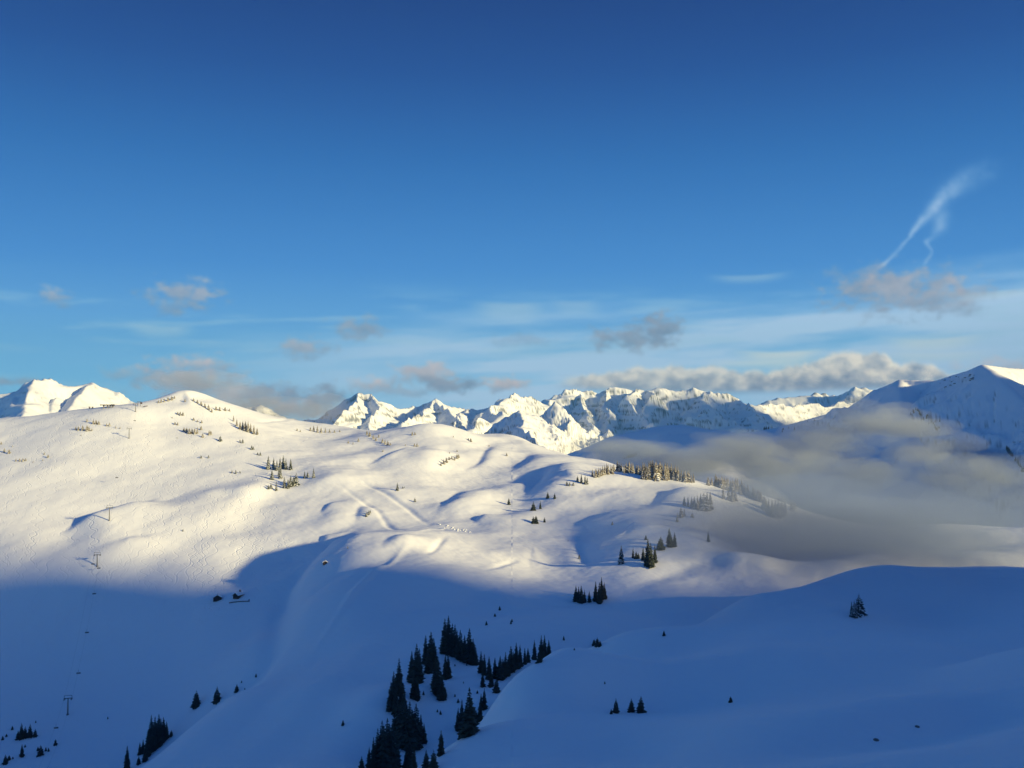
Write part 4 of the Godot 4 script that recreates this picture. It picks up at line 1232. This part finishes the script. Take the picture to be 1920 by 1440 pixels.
func ski_lift():
	var feet := []
	for q in [[127, 1340], [182, 1062], [205, 976], [242, 822], [254, 772]]:
		feet.append(hit(land, q[0], q[1]))
	var below: Vector3 = feet[0] + (feet[0] - feet[1]) * 0.75
	below.y = height(land, below.x, below.z)
	feet.push_front(below)
	var labels := ["chairlift pylon hidden below the bottom left corner", "shaded chairlift pylon at the bottom left, lowest in the photo", "chairlift pylon just above the shadow line", "chairlift pylon on the rim of the curved bank", "chairlift pylon high on the sunlit slope beside bushes", "topmost chairlift pylon on the skyline by the lift station"]
	var talls := [14.0, 14.5, 13.0, 15.5, 15.0, 13.0]
	var heads := []
	for k in feet.size():
		var dir: Vector3 = feet[mini(k + 1, feet.size() - 1)] - feet[maxi(k - 1, 0)]
		var turn := atan2(-dir.x, -dir.z)
		pylon(feet[k], talls[k], turn, labels[k])
		heads.append([feet[k] + Vector3(0, talls[k] - 1.65, 0), Vector3(cos(turn), 0, -sin(turn)), turn])
	var station := hit(land, 203, 764)
	heads.append([station + Vector3(4, 4.5, 0), heads[-1][1], heads[-1][2]])
	for s in [-1, 1]:
		var st := st_new()
		for k in heads.size() - 1:
			var a: Vector3 = heads[k][0] + heads[k][1] * 3.0 * s
			var b: Vector3 = heads[k + 1][0] + heads[k + 1][1] * 3.0 * s
			for i in 10:
				tube(st, sag(a, b, i / 10.0), sag(a, b, (i + 1) / 10.0), 0.03, 0.03, 4)
		var o := part("haul_rope", done(st), M.steel, self)
		tag(o, "thin steel rope of the chairlift, the %s strand" % ("left" if s < 0 else "right"), "rope", "ropes of the chairlift")
	for q in [[0, 0.72, -1, "chair hanging left of the lowest shaded pylon"], [1, 0.2, 1, "chair hanging above the lowest shaded pylon, lowest of three in a line"], [1, 0.48, 1, "chair in the middle of the shaded rope span"], [1, 0.75, 1, "chair highest in the shaded rope span"], [1, 0.96, -1, "chair just left of the pylon above the shadow line"], [1, 0.93, 1, "chair just below the pylon above the shadow line"], [3, 0.45, -1, "chair over the sunlit slope above the curved bank"], [4, 0.5, 1, "chair close to the skyline"]]:
		var a: Vector3 = heads[q[0]][0] + heads[q[0]][1] * 3.0 * q[2]
		var b: Vector3 = heads[q[0] + 1][0] + heads[q[0] + 1][1] * 3.0 * q[2]
		chair(sag(a, b, q[1]), heads[q[0]][2], q[3])

func sag(a: Vector3, b: Vector3, t: float) -> Vector3:
	return a.lerp(b, t) - Vector3(0, a.distance_to(b) * 0.03 * 4.0 * t * (1.0 - t), 0)

# ------------------------------------------------------------------ huts and the lift station
func hut(p: Vector3, turn: float, size: Vector3, rise: float, label: String, wall: Material):
	var o := base("wooden_hut", p, turn)
	tag(o, label, "hut")
	var st := st_new()
	var w := size.x / 2
	var d := size.z / 2
	box(st, Vector3(0, size.y / 2 - 0.6, 0), Vector3(size.x, size.y + 1.2, size.z))
	for s in [-1, 1]:
		var z: float = d * s
		if s > 0: tri(st, Vector3(-w, size.y, z), Vector3(0, size.y + rise, z), Vector3(w, size.y, z))
		else: tri(st, Vector3(w, size.y, z), Vector3(0, size.y + rise, z), Vector3(-w, size.y, z))
	part("wall", done(st), wall, o)
	st = st_new()
	var sn := st_new()
	var pitch := atan2(rise, w)
	var run := sqrt(w * w + rise * rise) + 0.9
	for s in [-1, 1]:
		var b := Basis(Vector3.FORWARD, pitch * s)
		var c := Vector3(s * run * 0.5 * cos(pitch), size.y + rise - run * 0.5 * sin(pitch) + 0.12, 0)
		box(st, c, Vector3(run, 0.16, size.z + 1.6), b)
		box(sn, c + b * Vector3(0, 0.36, 0), Vector3(run - 0.1, 0.55, size.z + 1.5), b)
	var roof := part("roof", done(st), M.dark_wood, o)
	tag(part("snow_load", done(sn), M.snow_load, roof), "", "", "", "stuff")
	st = st_new()
	box(st, Vector3(-w * 0.35, 1.0, d + 0.03), Vector3(1.0, 2.0, 0.08))
	part("door", done(st), M.dark_wood, o)
	for s in [0.3, 0.65]:
		st = st_new()
		box(st, Vector3(w * s, 1.6, d + 0.03), Vector3(0.8, 0.9, 0.08))
		part("window", done(st), M.glass, o)
	return o

func buildings():
	hut(hit(land, 408, 1124), 0.25, Vector3(7.5, 2.4, 8.0), 2.2, "dark wooden hut with snowy roof in the shaded hollow, the left one", M.dark_wood)
	var o: Node3D = hut(hit(land, 447, 1119), -0.35, Vector3(5.6, 2.2, 9.0), 1.9, "smaller pale hut with chimney right of the dark hut", M.wood)
	var st := st_new()
	box(st, Vector3(0.4, 4.9, -2.0), Vector3(1.3, 2.6, 1.3))
	part("chimney", done(st), M.stone, o)
	hut(hit(land, 609, 1057), 0.3, Vector3(3.2, 1.6, 4.0), 1.1, "tiny buried hut beside the shaded gully", M.dark_wood)
	# low wall before the small hut
	var a := hit(land, 430, 1131)
	var b := hit(land, 467, 1128)
	var wall := base("stone_wall", a)
	tag(wall, "low dark wall running before the small pale hut", "wall")
	st = st_new()
	var e := b - a
	var n := 9
	for k in n:
		var p: Vector3 = a + e * ((k + 0.5) / n)
		p.y = height(land, p.x, p.z)
		box(st, p - a + Vector3(0, 0.3, 0), Vector3(e.length() / n + 0.1, 1.1, 0.6), Basis(Vector3.UP, atan2(-e.z, e.x)))
	part("masonry", done(st), M.stone, wall)
	st = st_new()
	box(st, b - a + Vector3(0, 0.9, 0), Vector3(0.7, 2.6, 0.7))
	part("post", done(st), M.dark_wood, wall)
	# top station on the skyline
	var p := hit(land, 201, 765)
	var s := base("lift_station", p)
	tag(s, "dark flat-roofed chairlift station on stilts on the left skyline", "lift station")
	st = st_new(); box(st, Vector3(-2, 4.7, 0), Vector3(16, 1.3, 7)); part("roof", done(st), M.dark_wood, s)
	st = st_new(); box(st, Vector3(8.6, 4.6, 0), Vector3(4.4, 2.0, 5)); part("control_cabin", done(st), M.dark_wood, s)
	st = st_new(); box(st, Vector3(8.6, 4.7, 2.52), Vector3(3.2, 0.9, 0.08)); part("window", done(st), M.glass, s)
	for x in [-5.5, 0.5, 4.5, 8.6]:
		st = st_new(); box(st, Vector3(x, 1.5, 0), Vector3(1.4 if x < 8 else 2.2, 5.2, 1.6)); part("pillar", done(st), M.stone, s)
	st = st_new(); tube(st, Vector3(-1.5, 5.3, 0), Vector3(-1.5, 8.0, 0), 0.12, 0.08, 6); part("antenna", done(st), M.steel, s)
	st = st_new(); tube(st, Vector3(-4, 3.6, 0), Vector3(-4, 3.9, 0), 2.4, 2.4, 20); part("bull_wheel", done(st), M.rubber, s)
	p = hit(land, 171, 766)
	s = base("shelter", p)
	tag(s, "small low shelter left of the lift station", "shelter")
	st = st_new(); box(st, Vector3(0, 2.4, 0), Vector3(7, 0.5, 4)); part("roof", done(st), M.dark_wood, s)
	for x in [-2.8, 2.2]:
		st = st_new(); box(st, Vector3(x, 1.0, 0), Vector3(0.6, 2.6, 2.5)); part("post", done(st), M.wood, s)
	p = hit(land, 261, 762)
	s = base("lift_mast_frame", p)
	tag(s, "brown steel frame of the second lift beside the topmost pylon", "lift frame")
	for x in [-2.2, 2.2]:
		st = st_new(); tube(st, Vector3(x, -0.5, 0), Vector3(x * 0.7, 7.5, 0), 0.35, 0.28, 8); part("post", done(st), M.steel, s)
	st = st_new(); box(st, Vector3(0, 7.4, 0), Vector3(6.5, 0.6, 0.7)); part("crossbeam", done(st), M.steel, s)
	st = st_new(); box(st, Vector3(3.2, 5.2, 0.3), Vector3(2.4, 2.6, 2.0)); part("cabin", done(st), M.wood, s)
	# snow fence behind it
	var f0 := hit(land, 270, 764)
	var f := base("snow_fence", f0)
	tag(f, "low wooden snow fence between lift frame and hill", "fence")
	for k in 7:
		var q := hit(land, 268 + k * 1.4, 764 - k * 0.3)
		st = st_new(); box(st, q - f0 + Vector3(0, 0.8, 0), Vector3(0.25, 2.2, 0.25)); part("post", done(st), M.wood, f)
		if k < 6:
			var q2 := hit(land, 268 + (k + 1) * 1.4, 764 - (k + 1) * 0.3)
			for h in [0.7, 1.5]:
				st = st_new(); tube(st, q - f0 + Vector3(0, h, 0), q2 - f0 + Vector3(0, h, 0), 0.12, 0.12, 5); part("rail", done(st), M.wood, f)
